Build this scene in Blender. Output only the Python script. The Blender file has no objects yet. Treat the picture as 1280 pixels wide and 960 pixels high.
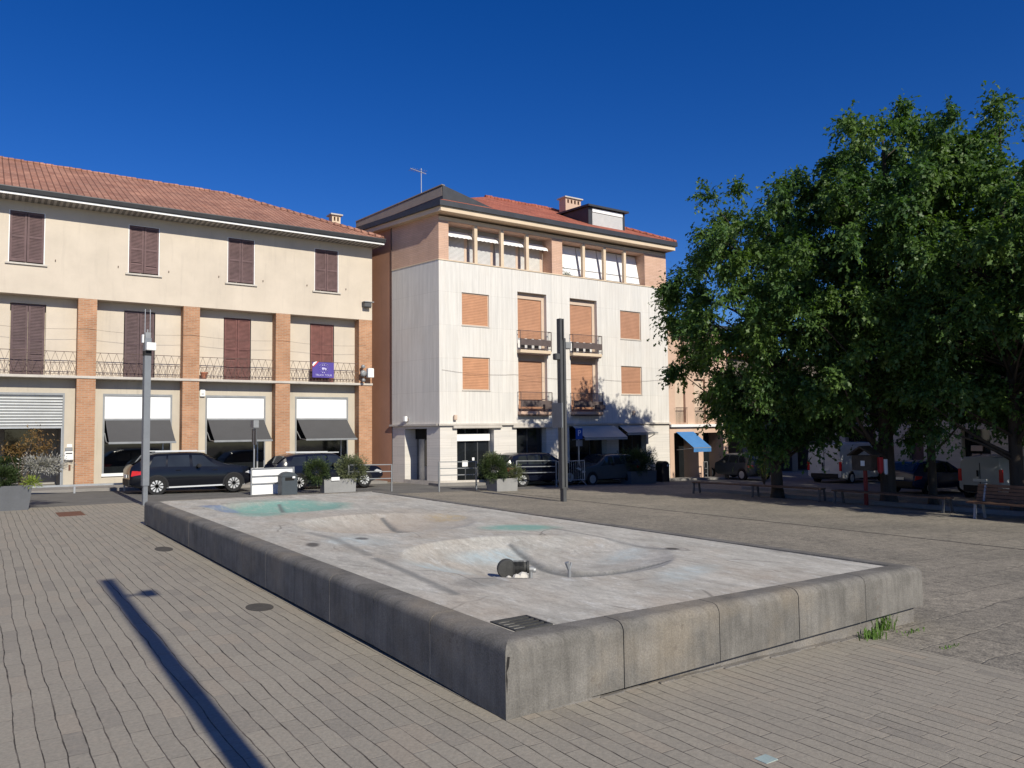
import bpy, bmesh, math, random
import numpy as np
from mathutils import Vector, Matrix
random.seed(7); rng = np.random.default_rng(7)
R = math.radians; PI = math.pi
scene = bpy.context.scene
COL = scene.collection

# ------------------------------------------------------------------ materials
class NT:
    def __init__(s, name):
        s.m = bpy.data.materials.new(name); s.m.use_nodes = True
        s.t = s.m.node_tree; s.t.nodes.clear()
        s.out = s.n('ShaderNodeOutputMaterial')
        s.b = s.n('ShaderNodeBsdfPrincipled')
        s.l(s.b.outputs[0], s.out.inputs[0])
    def n(s, typ, **k):
        nd = s.t.nodes.new(typ)
        for a, v in k.items(): setattr(nd, a, v)
        return nd
    def l(s, a, b): s.t.links.new(a, b)
    def set(s, nd, **k):
        for a, v in k.items(): nd.inputs[a.replace('_', ' ')].default_value = v
        return nd
    def coord(s): return s.n('ShaderNodeTexCoord').outputs['Object']
    def mapping(s, vec, scale=(1,1,1), rot=(0,0,0), loc=(0,0,0)):
        m = s.n('ShaderNodeMapping'); s.l(vec, m.inputs[0])
        m.inputs['Scale'].default_value = scale; m.inputs['Rotation'].default_value = rot; m.inputs['Location'].default_value = loc
        return m.outputs[0]
    def noise(s, vec, scale, detail=4, rough=.55, dist=0):
        n = s.n('ShaderNodeTexNoise'); s.l(vec, n.inputs['Vector'])
        n.inputs['Scale'].default_value = scale; n.inputs['Detail'].default_value = detail
        n.inputs['Roughness'].default_value = rough; n.inputs['Distortion'].default_value = dist
        return n.outputs['Fac']
    def ramp(s, f, a, b, c0=(0,0,0,1), c1=(1,1,1,1)):
        r = s.n('ShaderNodeValToRGB'); s.l(f, r.inputs[0])
        r.color_ramp.elements[0].position = a; r.color_ramp.elements[1].position = b
        r.color_ramp.elements[0].color = c0; r.color_ramp.elements[1].color = c1
        return r.outputs[0]
    def mix(s, f, a, b, mode='MIX'):
        m = s.n('ShaderNodeMixRGB', blend_type=mode)
        for i, v in enumerate((f, a, b)):
            if isinstance(v, (int, float)): m.inputs[i].default_value = v if i == 0 else (v, v, v, 1)
            elif isinstance(v, tuple): m.inputs[i].default_value = v if len(v) == 4 else v + (1,)
            else: s.l(v, m.inputs[i])
        return m.outputs[0]
    def math(s, op, a, b=0.0):
        m = s.n('ShaderNodeMath', operation=op)
        for i, v in enumerate((a, b)):
            if isinstance(v, (int, float)): m.inputs[i].default_value = v
            else: s.l(v, m.inputs[i])
        return m.outputs[0]
    def xyz(s, vec):
        x = s.n('ShaderNodeSeparateXYZ'); s.l(vec, x.inputs[0]); return x.outputs
    def comb(s, x=0.0, y=0.0, z=0.0):
        c = s.n('ShaderNodeCombineXYZ')
        for i, v in enumerate((x, y, z)):
            if isinstance(v, (int, float)): c.inputs[i].default_value = v
            else: s.l(v, c.inputs[i])
        return c.outputs[0]
    def bump(s, h, strength=.3, dist=.02, normal=None):
        b = s.n('ShaderNodeBump'); s.l(h, b.inputs['Height'])
        b.inputs['Strength'].default_value = strength; b.inputs['Distance'].default_value = dist
        if normal is not None: s.l(normal, b.inputs['Normal'])
        return b.outputs[0]
    def attr(s, name):
        a = s.n('ShaderNodeAttribute'); a.attribute_name = name; return a.outputs['Fac']
    def fin(s, col=None, rough=.8, bump=None, spec=.3, metal=0):
        if col is not None:
            if isinstance(col, tuple): s.b.inputs['Base Color'].default_value = col + (1,)
            else: s.l(col, s.b.inputs['Base Color'])
        if isinstance(rough, (int, float)): s.b.inputs['Roughness'].default_value = rough
        else: s.l(rough, s.b.inputs['Roughness'])
        s.b.inputs['Specular IOR Level'].default_value = spec
        s.b.inputs['Metallic'].default_value = metal
        if bump is not None: s.l(bump, s.b.inputs['Normal'])
        return s.m

def sc(c, k): return tuple(min(1, v*k) for v in c)
def simple(name, c, rough=.7, var=.15, nscale=3., bump=.1, bscale=60., spec=.3, metal=0, streak=False):
    t = NT(name); v = t.coord()
    vs = t.mapping(v, (1, 1, .12)) if streak else v
    n1 = t.noise(vs, nscale, 6, .6); n2 = t.noise(v, nscale*9, 3)
    f = t.math('ADD', t.math('MULTIPLY', n1, .7), t.math('MULTIPLY', n2, .3))
    col = t.mix(t.ramp(f, .32, .68), sc(c, 1-var), sc(c, 1+var))
    if 'shutter' in name: col = t.mix(1.0, col, t.mix(t.n('ShaderNodeObjectInfo').outputs['Random'], (.78,.82,.85), (1.2,1.12,1.08)), 'MULTIPLY')
    b = t.bump(t.noise(v, bscale, 3), bump, .01) if bump else None
    return t.fin(col, rough, b, spec, metal)

def plaster(name, c, drip=.35):
    t = NT(name); v = t.coord(); x, y, z = t.xyz(v)
    n1 = t.noise(v, .7, 6, .65); n2 = t.noise(v, 14, 4, .7)
    u = t.math('ADD', x, y); st = t.noise(t.comb(t.math('MULTIPLY', u, 5.0), t.math('MULTIPLY', z, .35), 0.0), 1.0, 6, .7)
    col = t.mix(t.ramp(n1, .3, .7), sc(c, .90), sc(c, 1.06))
    col = t.mix(t.math('MULTIPLY', t.ramp(st, .54, .74), drip), col, (c[0]*.66, c[1]*.66, c[2]*.68))
    col = t.mix(t.math('MULTIPLY', t.ramp(n2, .62, .74), .25), col, sc(c, .72))
    col = t.mix(t.math('MULTIPLY', t.ramp(t.noise(v, .35, 2, .4), .60, .63), .18), col, sc(c, 1.12))
    return t.fin(col, .9, t.bump(t.noise(v, 70, 3), .25, .01), .1)

def wallcoord(t):   # u along the wall (x+y), v up
    x, y, z = t.xyz(t.coord())
    return t.comb(t.math('ADD', x, y), z, 0.0)

def brick_mat(name, c1, c2, mortar, w, h, msz=.012, bump=.5, var=.25):
    t = NT(name); v = wallcoord(t)
    b = t.n('ShaderNodeTexBrick'); t.l(v, b.inputs['Vector'])
    b.inputs['Color1'].default_value = c1+(1,); b.inputs['Color2'].default_value = c2+(1,); b.inputs['Mortar'].default_value = mortar+(1,)
    b.inputs['Scale'].default_value = 1; b.inputs['Brick Width'].default_value = w; b.inputs['Row Height'].default_value = h
    b.inputs['Mortar Size'].default_value = msz; b.inputs['Mortar Smooth'].default_value = .3
    n = t.noise(t.coord(), 1.2, 6, .65)
    col = t.mix(1.0, b.outputs['Color'], t.ramp(n, .3, .7, (1-var,)*3+(1,), (1+var*.3,)*3+(1,)), 'MULTIPLY')
    bm = t.bump(t.math('SUBTRACT', 1.0, b.outputs['Fac']), bump, .008)
    return t.fin(col, .85, bm, .2)

def paver_mat():
    t = NT('brick_paving'); v = t.coord()
    x, y, z = t.xyz(v)
    wob = t.math('MULTIPLY', t.math('SUBTRACT', t.noise(v, .7, 2), .5), .09)
    wob = t.math('ADD', wob, t.math('MULTIPLY', t.math('SUBTRACT', t.noise(v, 4.5, 2), .5), .018))
    rowf = t.math('DIVIDE', t.math('ADD', x, wob), .138)
    row = t.math('FLOOR', rowf); rf = t.math('FRACT', rowf)
    def wn(vec):
        w = t.n('ShaderNodeTexWhiteNoise'); w.noise_dimensions = '3D'; t.l(vec, w.inputs['Vector']); return w.outputs['Value']
    rr = wn(t.comb(row, 3.7, 0.0))
    ln = t.math('ADD', .40, t.math('MULTIPLY', wn(t.comb(row, 9.1, 0.0)), .16))
    bf = t.math('ADD', t.math('DIVIDE', y, ln), t.math('MULTIPLY', rr, 9.0))
    bf = t.math('ADD', bf, t.math('MULTIPLY', t.noise(t.comb(t.math('MULTIPLY', row, 2.3), y, 0.0), 1.1, 1), .35))
    bi = t.math('FLOOR', bf); bfr = t.math('FRACT', bf)
    tint = wn(t.comb(row, bi, 1.0)); tint2 = wn(t.comb(row, bi, 5.0))
    # joint masks
    jn = t.noise(v, 1.6, 4, .65)
    jw = t.math('MULTIPLY', t.ramp(jn, .30, .70, (.2,.2,.2,1), (1,1,1,1)), .062)
    d = t.math('MINIMUM', rf, t.math('SUBTRACT', 1.0, rf))
    rowj = t.math('SUBTRACT', 1.0, t.math('MINIMUM', 1.0, t.math('DIVIDE', d, jw)))
    rowj = t.ramp(rowj, .0, .45)
    dh = t.math('MULTIPLY', t.math('MINIMUM', bfr, t.math('SUBTRACT', 1.0, bfr)), 3.3)
    headj = t.ramp(t.math('SUBTRACT', 1.0, t.math('MINIMUM', 1.0, t.math('DIVIDE', dh, .042))), .0, .5)
    n1 = t.noise(v, .35, 5, .6); n2 = t.noise(v, 30, 5, .75); n3 = t.noise(v, 6.5, 5, .7)
    base = t.mix(tint, (.285, .262, .22), (.325, .297, .246))
    base = t.mix(t.ramp(tint2, .88, .92, (0,0,0,1), (.35,.35,.35,1)), base, (.36, .30, .235))
    base = t.mix(t.ramp(tint2, .05, .09, (.4,.4,.4,1), (0,0,0,1)), base, (.2, .185, .165))
    base = t.mix(t.math('MULTIPLY', t.ramp(n1, .40, .64), .55), base, (.315, .287, .24))
    base = t.mix(t.math('MULTIPLY', t.ramp(n3, .50, .74), .45), base, (.34, .295, .24))
    base = t.mix(1.0, base, t.ramp(n2, .25, .75, (.74,.74,.74,1), (1.16,1.14,1.12,1)), 'MULTIPLY')
    dust = t.ramp(t.noise(v, 2.6, 4, .65), .44, .60)
    col = t.mix(t.math('MULTIPLY', headj, t.ramp(jn, .35, .6, (.75,.75,.75,1), (.25,.25,.25,1))), base, t.mix(dust, (.10, .085, .07), (.36, .31, .25)))
    col = t.mix(t.math('MULTIPLY', rowj, .93), col, t.mix(dust, (.038, .032, .027), (.17, .145, .12)))
    sp = t.ramp(t.noise(v, 11, 2), .73, .78)
    col = t.mix(t.math('MULTIPLY', sp, .45), col, (.10, .085, .07))
    h = t.math('SUBTRACT', t.math('ADD', t.math('MULTIPLY', n2, .45), t.math('MULTIPLY', tint, .35)), t.math('MAXIMUM', rowj, t.math('MULTIPLY', headj, .5)))
    return t.fin(col, .85, t.bump(h, .6, .012), .2)

def stone_mat():
    t = NT('rough_stone_paving'); v = t.coord()
    x, y, z = t.xyz(v)
    wob = t.math('MULTIPLY', t.math('SUBTRACT', t.noise(v, 1.5, 3), .5), .2)
    vec = t.comb(t.math('ADD', x, wob), t.math('ADD', y, wob), 0.0)
    b = t.n('ShaderNodeTexBrick', offset=.43); t.l(vec, b.inputs['Vector'])
    b.inputs['Scale'].default_value = 1; b.inputs['Brick Width'].default_value = .95; b.inputs['Row Height'].default_value = .62
    b.inputs['Mortar Size'].default_value = .012; b.inputs['Mortar Smooth'].default_value = .6
    b.inputs['Color1'].default_value = (0,0,0,1); b.inputs['Color2'].default_value = (1,1,1,1)
    n1 = t.noise(v, 1.1, 6, .65); n2 = t.noise(v, 38, 4, .75); n3 = t.noise(v, .25, 3)
    base = t.mix(b.outputs['Color'], (.20, .19, .17), (.27, .253, .222))
    base = t.mix(t.ramp(n1, .35, .7), base, (.29, .272, .238))
    base = t.mix(t.ramp(n3, .4, .65), base, t.mix(.6, base, (.185, .178, .16)))
    base = t.mix(1.0, base, t.ramp(n2, .3, .7, (.42,.42,.43,1), (1.5,1.45,1.38,1)), 'MULTIPLY')
    n5 = t.noise(t.mapping(v, (1,1,1), (0,0,R(20))), 7, 5, .75)
    base = t.mix(1.0, base, t.ramp(n5, .32, .68, (.68,.67,.66,1), (1.3,1.27,1.22,1)), 'MULTIPLY')
    brk = t.ramp(t.noise(v, 2.3, 3), .42, .6)
    col = t.mix(t.math('MULTIPLY', t.math('MULTIPLY', b.outputs['Fac'], brk), .7), base, (.075, .068, .06))
    h = t.math('ADD', t.math('MULTIPLY', n2, .8), t.math('SUBTRACT', 1.0, b.outputs['Fac']))
    return t.fin(col, .85, t.bump(h, .6, .015), .25)

def travertine_mat(name, c=(.70, .675, .635), vertical=True):
    t = NT(name); x, y, z = t.xyz(t.coord())
    u = t.math('ADD', x, y)
    if vertical: sv = t.comb(t.math('MULTIPLY', u, 7.0), t.math('MULTIPLY', z, .25), 0.0)
    else: sv = t.comb(t.math('MULTIPLY', u, .3), t.math('MULTIPLY', z, 12.0), 0.0)
    n1 = t.noise(sv, 1.2, 7, .7); n2 = t.noise(t.coord(), .5, 5, .6); n3 = t.noise(sv, 5, 4, .7)
    col = t.mix(t.ramp(n1, .32, .70), sc(c, .84), sc(c, 1.09))
    col = t.mix(t.math('MULTIPLY', t.ramp(n3, .56, .70), .4), col, (.50, .44, .37))
    col = t.mix(t.math('MULTIPLY', t.ramp(n2, .5, .75), .22), col, (.60, .52, .43))
    b = t.n('ShaderNodeTexBrick', offset=.5 if not vertical else 0.0)
    t.l(t.comb(u, z, 0.0) if not vertical else t.comb(t.math('ADD', u, .25), t.math('ADD', z, .4), 0.0), b.inputs['Vector'])
    b.inputs['Scale'].default_value = 1; b.inputs['Brick Width'].default_value = .62 if vertical else 1.3
    b.inputs['Row Height'].default_value = 1.55 if vertical else .42; b.inputs['Mortar Size'].default_value = .004
    b.inputs['Color1'].default_value = (.96,.96,.96,1); b.inputs['Color2'].default_value = (1.03,1.02,1.01,1); b.inputs['Mortar'].default_value = (.68,.66,.63,1)
    col = t.mix(.9, col, b.outputs['Color'], 'MULTIPLY')
    return t.fin(col, .6, t.bump(n3, .15, .005), .3)

def tile_mat(name, c1, c2):
    t = NT(name); x, y, z = t.xyz(t.coord())
    # rows climb with z on every slope, columns run across
    sl = t.math('MULTIPLY', z, 2.3)
    nrm = t.n('ShaderNodeNewGeometry').outputs['Normal']; nx, ny, nz = t.xyz(nrm)
    side = t.math('GREATER_THAN', t.math('ABSOLUTE', nx), t.math('ABSOLUTE', ny))
    u = t.math('ADD', t.math('MULTIPLY', x, t.math('SUBTRACT', 1.0, side)), t.math('MULTIPLY', y, side))
    b = t.n('ShaderNodeTexBrick', offset=0.0); t.l(t.comb(u, sl, 0.0), b.inputs['Vector'])
    b.inputs['Scale'].default_value = 1; b.inputs['Brick Width'].default_value = .24; b.inputs['Row Height'].default_value = .36
    b.inputs['Mortar Size'].default_value = .03; b.inputs['Mortar Smooth'].default_value = .8
    b.inputs['Color1'].default_value = c1+(1,); b.inputs['Color2'].default_value = c2+(1,); b.inputs['Mortar'].default_value = sc(c1, .45)+(1,)
    n = t.noise(t.coord(), .8, 6, .7); n2 = t.noise(t.coord(), 9, 3)
    col = t.mix(1.0, b.outputs['Color'], t.ramp(n, .3, .72, (.62,.62,.64,1), (1.15,1.1,1.05,1)), 'MULTIPLY')
    col = t.mix(t.math('MULTIPLY', t.ramp(n2, .55, .7), .4), col, sc(c1, .5))
    w = t.math('SINE', t.math('MULTIPLY', u, 2*PI/.24))
    h = t.math('ADD', t.math('MULTIPLY', w, .5), t.math('SUBTRACT', 1.0, b.outputs['Fac']))
    return t.fin(col, .85, t.bump(h, .6, .03), .2)

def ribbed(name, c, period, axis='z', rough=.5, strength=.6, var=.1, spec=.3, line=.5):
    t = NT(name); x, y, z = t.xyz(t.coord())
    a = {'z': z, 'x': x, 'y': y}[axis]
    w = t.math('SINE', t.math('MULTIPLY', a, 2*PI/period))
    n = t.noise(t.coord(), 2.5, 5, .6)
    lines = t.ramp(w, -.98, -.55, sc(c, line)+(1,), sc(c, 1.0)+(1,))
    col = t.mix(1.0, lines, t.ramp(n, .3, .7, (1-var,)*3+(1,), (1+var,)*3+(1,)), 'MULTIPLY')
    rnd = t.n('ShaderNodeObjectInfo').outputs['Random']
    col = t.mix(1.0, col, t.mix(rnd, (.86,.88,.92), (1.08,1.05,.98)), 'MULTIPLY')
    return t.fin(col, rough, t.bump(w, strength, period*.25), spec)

def concrete_mat(name, c, stain=(.12, .10, .085), streaky=True):
    t = NT(name); v = t.coord(); x, y, z = t.xyz(v)
    n1 = t.noise(v, 2.2, 7, .68); n2 = t.noise(v, 60, 4, .7)
    u = t.math('ADD', x, y)
    n3 = t.noise(t.comb(t.math('MULTIPLY', u, 14.0), t.math('MULTIPLY', z, .9), 0.0), 1.0, 5, .65)
    n4 = t.noise(v, .9, 4, .6)
    col = t.mix(t.ramp(n1, .32, .68), sc(c, .66), sc(c, 1.22))
    if streaky: col = t.mix(t.math('MULTIPLY', t.ramp(n3, .46, .70), .55), col, sc(c, .5))
    col = t.mix(t.math('MULTIPLY', t.ramp(n4, .5, .68), .4), col, (.30, .25, .185))
    vo = t.n('ShaderNodeTexVoronoi'); t.l(v, vo.inputs['Vector']); vo.inputs['Scale'].default_value = 11
    spots = t.math('MULTIPLY', t.ramp(vo.outputs['Distance'], .18, .32, (1,1,1,1), (0,0,0,1)), t.ramp(t.noise(v, 1.7, 2), .56, .66))
    col = t.mix(t.math('MULTIPLY', spots, .4), col, stain)
    col = t.mix(1.0, col, t.ramp(n2, .25, .75, (.66,.66,.66,1), (1.26,1.25,1.23,1)), 'MULTIPLY')
    return t.fin(col, .85, t.bump(t.math('ADD', n2, n1), .5, .01), .2)

def basin_mat():
    t = NT('weathered_painted_concrete'); v = t.coord()
    vs = t.mapping(v, (1.0, .35, 1), (0, 0, R(35)))
    n1 = t.noise(vs, 3.0, 7, .7, .4); n2 = t.noise(v, 45, 4, .75); n3 = t.noise(v, .8, 5, .6); n4 = t.noise(vs, 7, 6, .75, .5)
    col = t.mix(t.ramp(n1, .3, .7), (.34, .325, .29), (.57, .545, .49))
    col = t.mix(t.math('MULTIPLY', t.ramp(n3, .45, .68), .55), col, (.42, .355, .285))
    n6 = t.noise(vs, 16, 6, .8, .6)
    col = t.mix(t.math('MULTIPLY', t.ramp(n4, .55, .68), .6), col, (.66, .665, .64))
    col = t.mix(1.0, col, t.ramp(n6, .3, .7, (.74,.73,.72,1), (1.2,1.2,1.18,1)), 'MULTIPLY')
    vo = t.n('ShaderNodeTexVoronoi', feature='DISTANCE_TO_EDGE'); t.l(t.mix(.35, t.mapping(v, (.55,.4,1)), t.n('ShaderNodeTexNoise').outputs['Color']), vo.inputs['Vector']); vo.inputs['Scale'].default_value = 1.6
    ck = t.math('MULTIPLY', t.ramp(vo.outputs['Distance'], .004, .012, (1,1,1,1), (0,0,0,1)), t.ramp(t.noise(v, 1.3, 3), .5, .6))
    col = t.mix(t.math('MULTIPLY', ck, .55), col, (.13, .12, .105))
    col = t.mix(t.math('MULTIPLY', t.ramp(t.noise(vs, 4.4, 6, .75), .56, .70), .6), col, (.24, .22, .205))
    def paint(a, c, k, lo=.35, hi=.62):
        nonlocal col
        m = t.math('MULTIPLY', t.math('MULTIPLY', t.attr(a), t.ramp(n4, lo, hi)), k)
        col = t.mix(m, col, c)
    paint('tan', (.42, .35, .275), .55, .15, .6)
    paint('teal', (.17, .36, .305), .85, .22, .5)
    paint('blue', (.17, .23, .36), .8, .3, .55)
    paint('pale', (.45, .55, .57), .8, .3, .6)
    paint('stain', (.15, .155, .15), .85, .1, .45)
    paint('ochre', (.45, .33, .16), .6, .4, .6)
    paint('oil', (.05, .047, .045), .9, .0, .3)
    col = t.mix(1.0, col, t.ramp(n2, .25, .75, (.82,.82,.82,1), (1.14,1.14,1.14,1)), 'MULTIPLY')
    return t.fin(col, .85, t.bump(t.math('ADD', n2, n4), .35, .01), .2)

def leaf_mat(name, c1, c2, c3, trans=.32):
    t = NT(name)
    g = t.n('ShaderNodeNewGeometry'); r = g.outputs['Random Per Island']
    n = t.noise(t.coord(), .45, 3)
    col = t.mix(r, c1, c2)
    col = t.mix(t.math('MULTIPLY', t.ramp(n, .42, .64), .85), col, c3)
    t.fin(col, .5, None, .35)
    tr = t.n('ShaderNodeBsdfTranslucent'); t.l(t.mix(1.0, col, (1.5, 1.7, .6), 'MULTIPLY'), tr.inputs[0])
    mx = t.n('ShaderNodeMixShader'); mx.inputs[0].default_value = trans
    t.l(t.b.outputs[0], mx.inputs[1]); t.l(tr.outputs[0], mx.inputs[2]); t.l(mx.outputs[0], t.out.inputs[0])
    return t.m

def glass_mat(name, c=(.012, .014, .016), rough=.04):
    t = NT(name); n = t.noise(t.coord(), 1.5, 2)
    return t.fin(t.mix(n, sc(c, .5), sc(c, 1.6)), rough, t.bump(n, .03, .02), .6)

M = dict(
 paver=paver_mat(), stone=stone_mat(),
 asphalt=simple('asphalt', (.135, .13, .122), .9, .2, 1.5, .5, 90),
 cobble=brick_mat('street_setts', (.15,.14,.13), (.19,.175,.16), (.07,.065,.06), .12, .12),
 sidewalk=simple('sidewalk_stone', (.24, .225, .21), .85, .18, 1.2, .3, 70),
 white_line=simple('road_paint', (.6, .6, .58), .7, .2, 6),
 cream=plaster('cream_plaster', (.60, .525, .435)),
 cream_dark=plaster('cream_stone', (.52, .465, .385), .5),
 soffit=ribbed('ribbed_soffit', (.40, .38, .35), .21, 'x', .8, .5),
 brick=brick_mat('orange_brick', (.42,.20,.105), (.52,.27,.15), (.44,.33,.24), .24, .072, .012, .4),
 peach_brick=brick_mat('peach_brick', (.62,.40,.29), (.66,.44,.33), (.50,.33,.25), .6, .085, .009, .4, .15),
 peach=simple('peach_plaster', (.58, .41, .315), .9, .08, .8, .2, 60, .1),
 sandband=simple('sand_plaster', (.66, .53, .39), .9, .08, .8, .2, 60, .1),
 rust=plaster('rust_plaster', (.47, .25, .165), .4),
 trav=travertine_mat('travertine_cladding'), trav_h=travertine_mat('travertine_courses', (.70, .665, .62), False),
 trim=simple('stone_trim', (.52, .48, .43), .8, .15, 2),
 tiles=tile_mat('brown_red_tiles', (.36,.18,.13), (.45,.245,.18)), tiles2=tile_mat('red_tiles', (.42,.135,.09), (.50,.185,.125)),
 darkmetal=simple('dark_metal_flashing', (.055, .057, .062), .45, .2, 2, 0, 1, .5, .3),
 greymetal=simple('grey_metal', (.26, .27, .28), .5, .15, 3, .05, 40, .5, .2),
 lampgrey=simple('lamp_paint', (.20, .215, .235), .5, .12, 3, .05, 40, .5, .2),
 lampdark=simple('dark_lamp_paint', (.085, .088, .093), .5, .15, 3, .05, 40, .5, .2),
 white=simple('white_paint', (.80, .80, .79), .5, .05, 2, .03, 40),
 blind=ribbed('white_blind', (.76, .75, .72), .06, 'z', .6, .2, .06),
 flatwhite=simple('white_panel', (.84, .84, .84), .55, .03, 1, 0),
 shutter=simple('brown_shutter', (.135, .085, .086), .65, .25, 4, .1, 80),
 shutter_red=simple('red_brown_shutter', (.165, .072, .064), .65, .25, 4, .1, 80),
 roller=ribbed('terracotta_roller', (.53, .275, .165), .075, 'z', .6, .3, .10, .3, .8),
 galv=ribbed('galvanised_shutter', (.66, .68, .69), .115, 'z', .35, .9, .08, .5),
 tan=simple('tan_frame', (.60, .47, .37), .7, .08, 2),
 glass=glass_mat('dark_glass'), carglass=glass_mat('car_glass', (.02, .024, .028), .03),
 dark=simple('dark_interior', (.02, .019, .018), .9, .3, 2, 0),
 awning=simple('charcoal_canvas', (.085, .084, .086), .9, .06, 1.5, .15, 200, .1),
 beige_awning=simple('beige_canvas', (.50, .47, .42), .9, .08, 1.5, .15, 200, .1),
 blue_awning=simple('blue_canvas', (.07, .20, .44), .85, .12, 2, .15, 200, .1),
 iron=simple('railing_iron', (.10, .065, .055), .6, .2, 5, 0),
 ironbrown=simple('balcony_iron', (.11, .085, .08), .6, .2, 5, 0),
 coping=concrete_mat('coping_concrete', (.185, .175, .16)), plinth=concrete_mat('plinth_concrete', (.205, .192, .178), streaky=False),
 basin=basin_mat(),
 mortar=simple('joint_mortar', (.36, .34, .31), .9, .15, 5),
 pot=simple('slate_planter', (.115, .12, .13), .75, .12, 2, .2, 60), potl=simple('concrete_planter', (.27, .268, .265), .8, .12, 2, .2, 60),
 soil=simple('soil', (.045, .033, .025), .95, .3, 8, .5, 50),
 rustiron=simple('rusty_plate', (.15, .07, .045), .85, .3, 9, .4, 60),
 darkspot=simple('manhole_cover', (.075, .068, .06), .9, .2, 9, .4, 60),
 bark=simple('bark', (.075, .06, .048), .95, .35, 4, .9, 30, .1, 0, True),
 stem=simple('twig_bark', (.13, .10, .075), .9, .3, 6, .4, 40),
 purple=simple('purple_vinyl', (.085, .06, .30), .6, .08, 2, .02), red=simple('red_vinyl', (.6, .05, .05), .5, .1, 2, 0),
 terracotta=simple('terracotta', (.40, .15, .085), .8, .15, 6, .2), lilac=simple('lilac_print', (.55, .52, .75), .6, .03, 2, 0),
 rubber=simple('tyre_rubber', (.018, .018, .019), .85, .2, 9, .1), alloy=simple('alloy_wheel', (.66, .67, .68), .35, .06, 3, 0, 1, .5, .2),
 plastic=simple('black_plastic', (.016, .016, .018), .6, .15, 5, .1), redlamp=simple('red_lamp', (.55, .02, .025), .15, .1, 4, 0, 1, .6),
 headlamp=simple('clear_lamp', (.55, .56, .58), .12, .1, 4, 0, 1, .6), plate=simple('number_plate', (.75, .75, .73), .5, .03, 2, 0),
 wood=simple('bench_wood', (.16, .09, .055), .7, .3, 5, .2, 40), wood2=simple('kiosk_wood', (.085, .065, .05), .8, .25, 5, .2, 40),
 redpaint=simple('red_paint', (.22, .025, .025), .5, .15, 5, .05), signblue=simple('sign_blue', (.03, .10, .42), .4, .05, 3, 0),
 stonewall=travertine_mat('pale_stone_wall', (.62, .575, .51), False), capmetal=simple('brown_grey_flashing', (.25, .215, .185), .55, .12, 2, 0, 1, .3), darkwall=simple('shade_brown_render', (.15, .125, .105), .9, .12, .8, .2), greywall=simple('grey_render', (.36, .34, .32), .9, .1, .8, .2),  # darkwall: deep tree shade is put into the wall colour
 pump=simple('cast_iron', (.055, .055, .052), .7, .3, 8, .3, 60), ptfe=simple('white_scraps', (.58, .55, .49), .7, .1, 8, .2),
 glassblock=simple('glass_block', (.35, .43, .41), .25, .15, 8, .1),
 binpaint=simple('bin_paint', (.06, .073, .085), .5, .12, 3, .05), silver=simple('galvanised_steel', (.45, .46, .47), .4, .1, 5, 0, 1, .5, .6),
)
def paint(name, c, flake=0):
    t = NT(name); n = t.noise(t.coord(), 2, 3)
    t.fin(t.mix(n, sc(c, .85), sc(c, 1.15)), .16, None, .3, flake)
    t.b.inputs['Coat Weight'].default_value = .2; t.b.inputs['Coat Roughness'].default_value = .04
    return t.m
M['blackcar'] = paint('black_car_paint', (.006, .007, .011)); M['navycar'] = paint('navy_car_paint', (.007, .009, .019))
M['bluecar'] = paint('blue_car_paint', (.014, .024, .075)); M['whitevan'] = paint('white_van_paint', (.62, .62, .61))
M['greycar'] = paint('grey_car_paint', (.07, .08, .09)); M['greyvan'] = paint('pale_van_paint', (.42, .44, .45))
L = dict(
 oak=leaf_mat('oak_leaves', (.030, .072, .024), (.08, .15, .038), (.115, .185, .04)),
 box=leaf_mat('boxwood_leaves', (.035, .058, .022), (.07, .10, .035), (.055, .085, .03), .15),
 olive=leaf_mat('olive_green_leaves', (.10, .125, .06), (.17, .19, .10), (.14, .15, .08), .15),
 silver=leaf_mat('silver_leaves', (.28, .27, .25), (.42, .41, .39), (.34, .33, .30), .1),
 autumn=leaf_mat('autumn_leaves', (.14, .115, .04), (.22, .12, .045), (.26, .14, .05), .25),
 lime=leaf_mat('lime_leaves', (.20, .28, .05), (.32, .38, .08), (.25, .3, .06), .25),
 grass=leaf_mat('grass_blades', (.07, .13, .025), (.14, .24, .05), (.11, .2, .04), .25),
)

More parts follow.
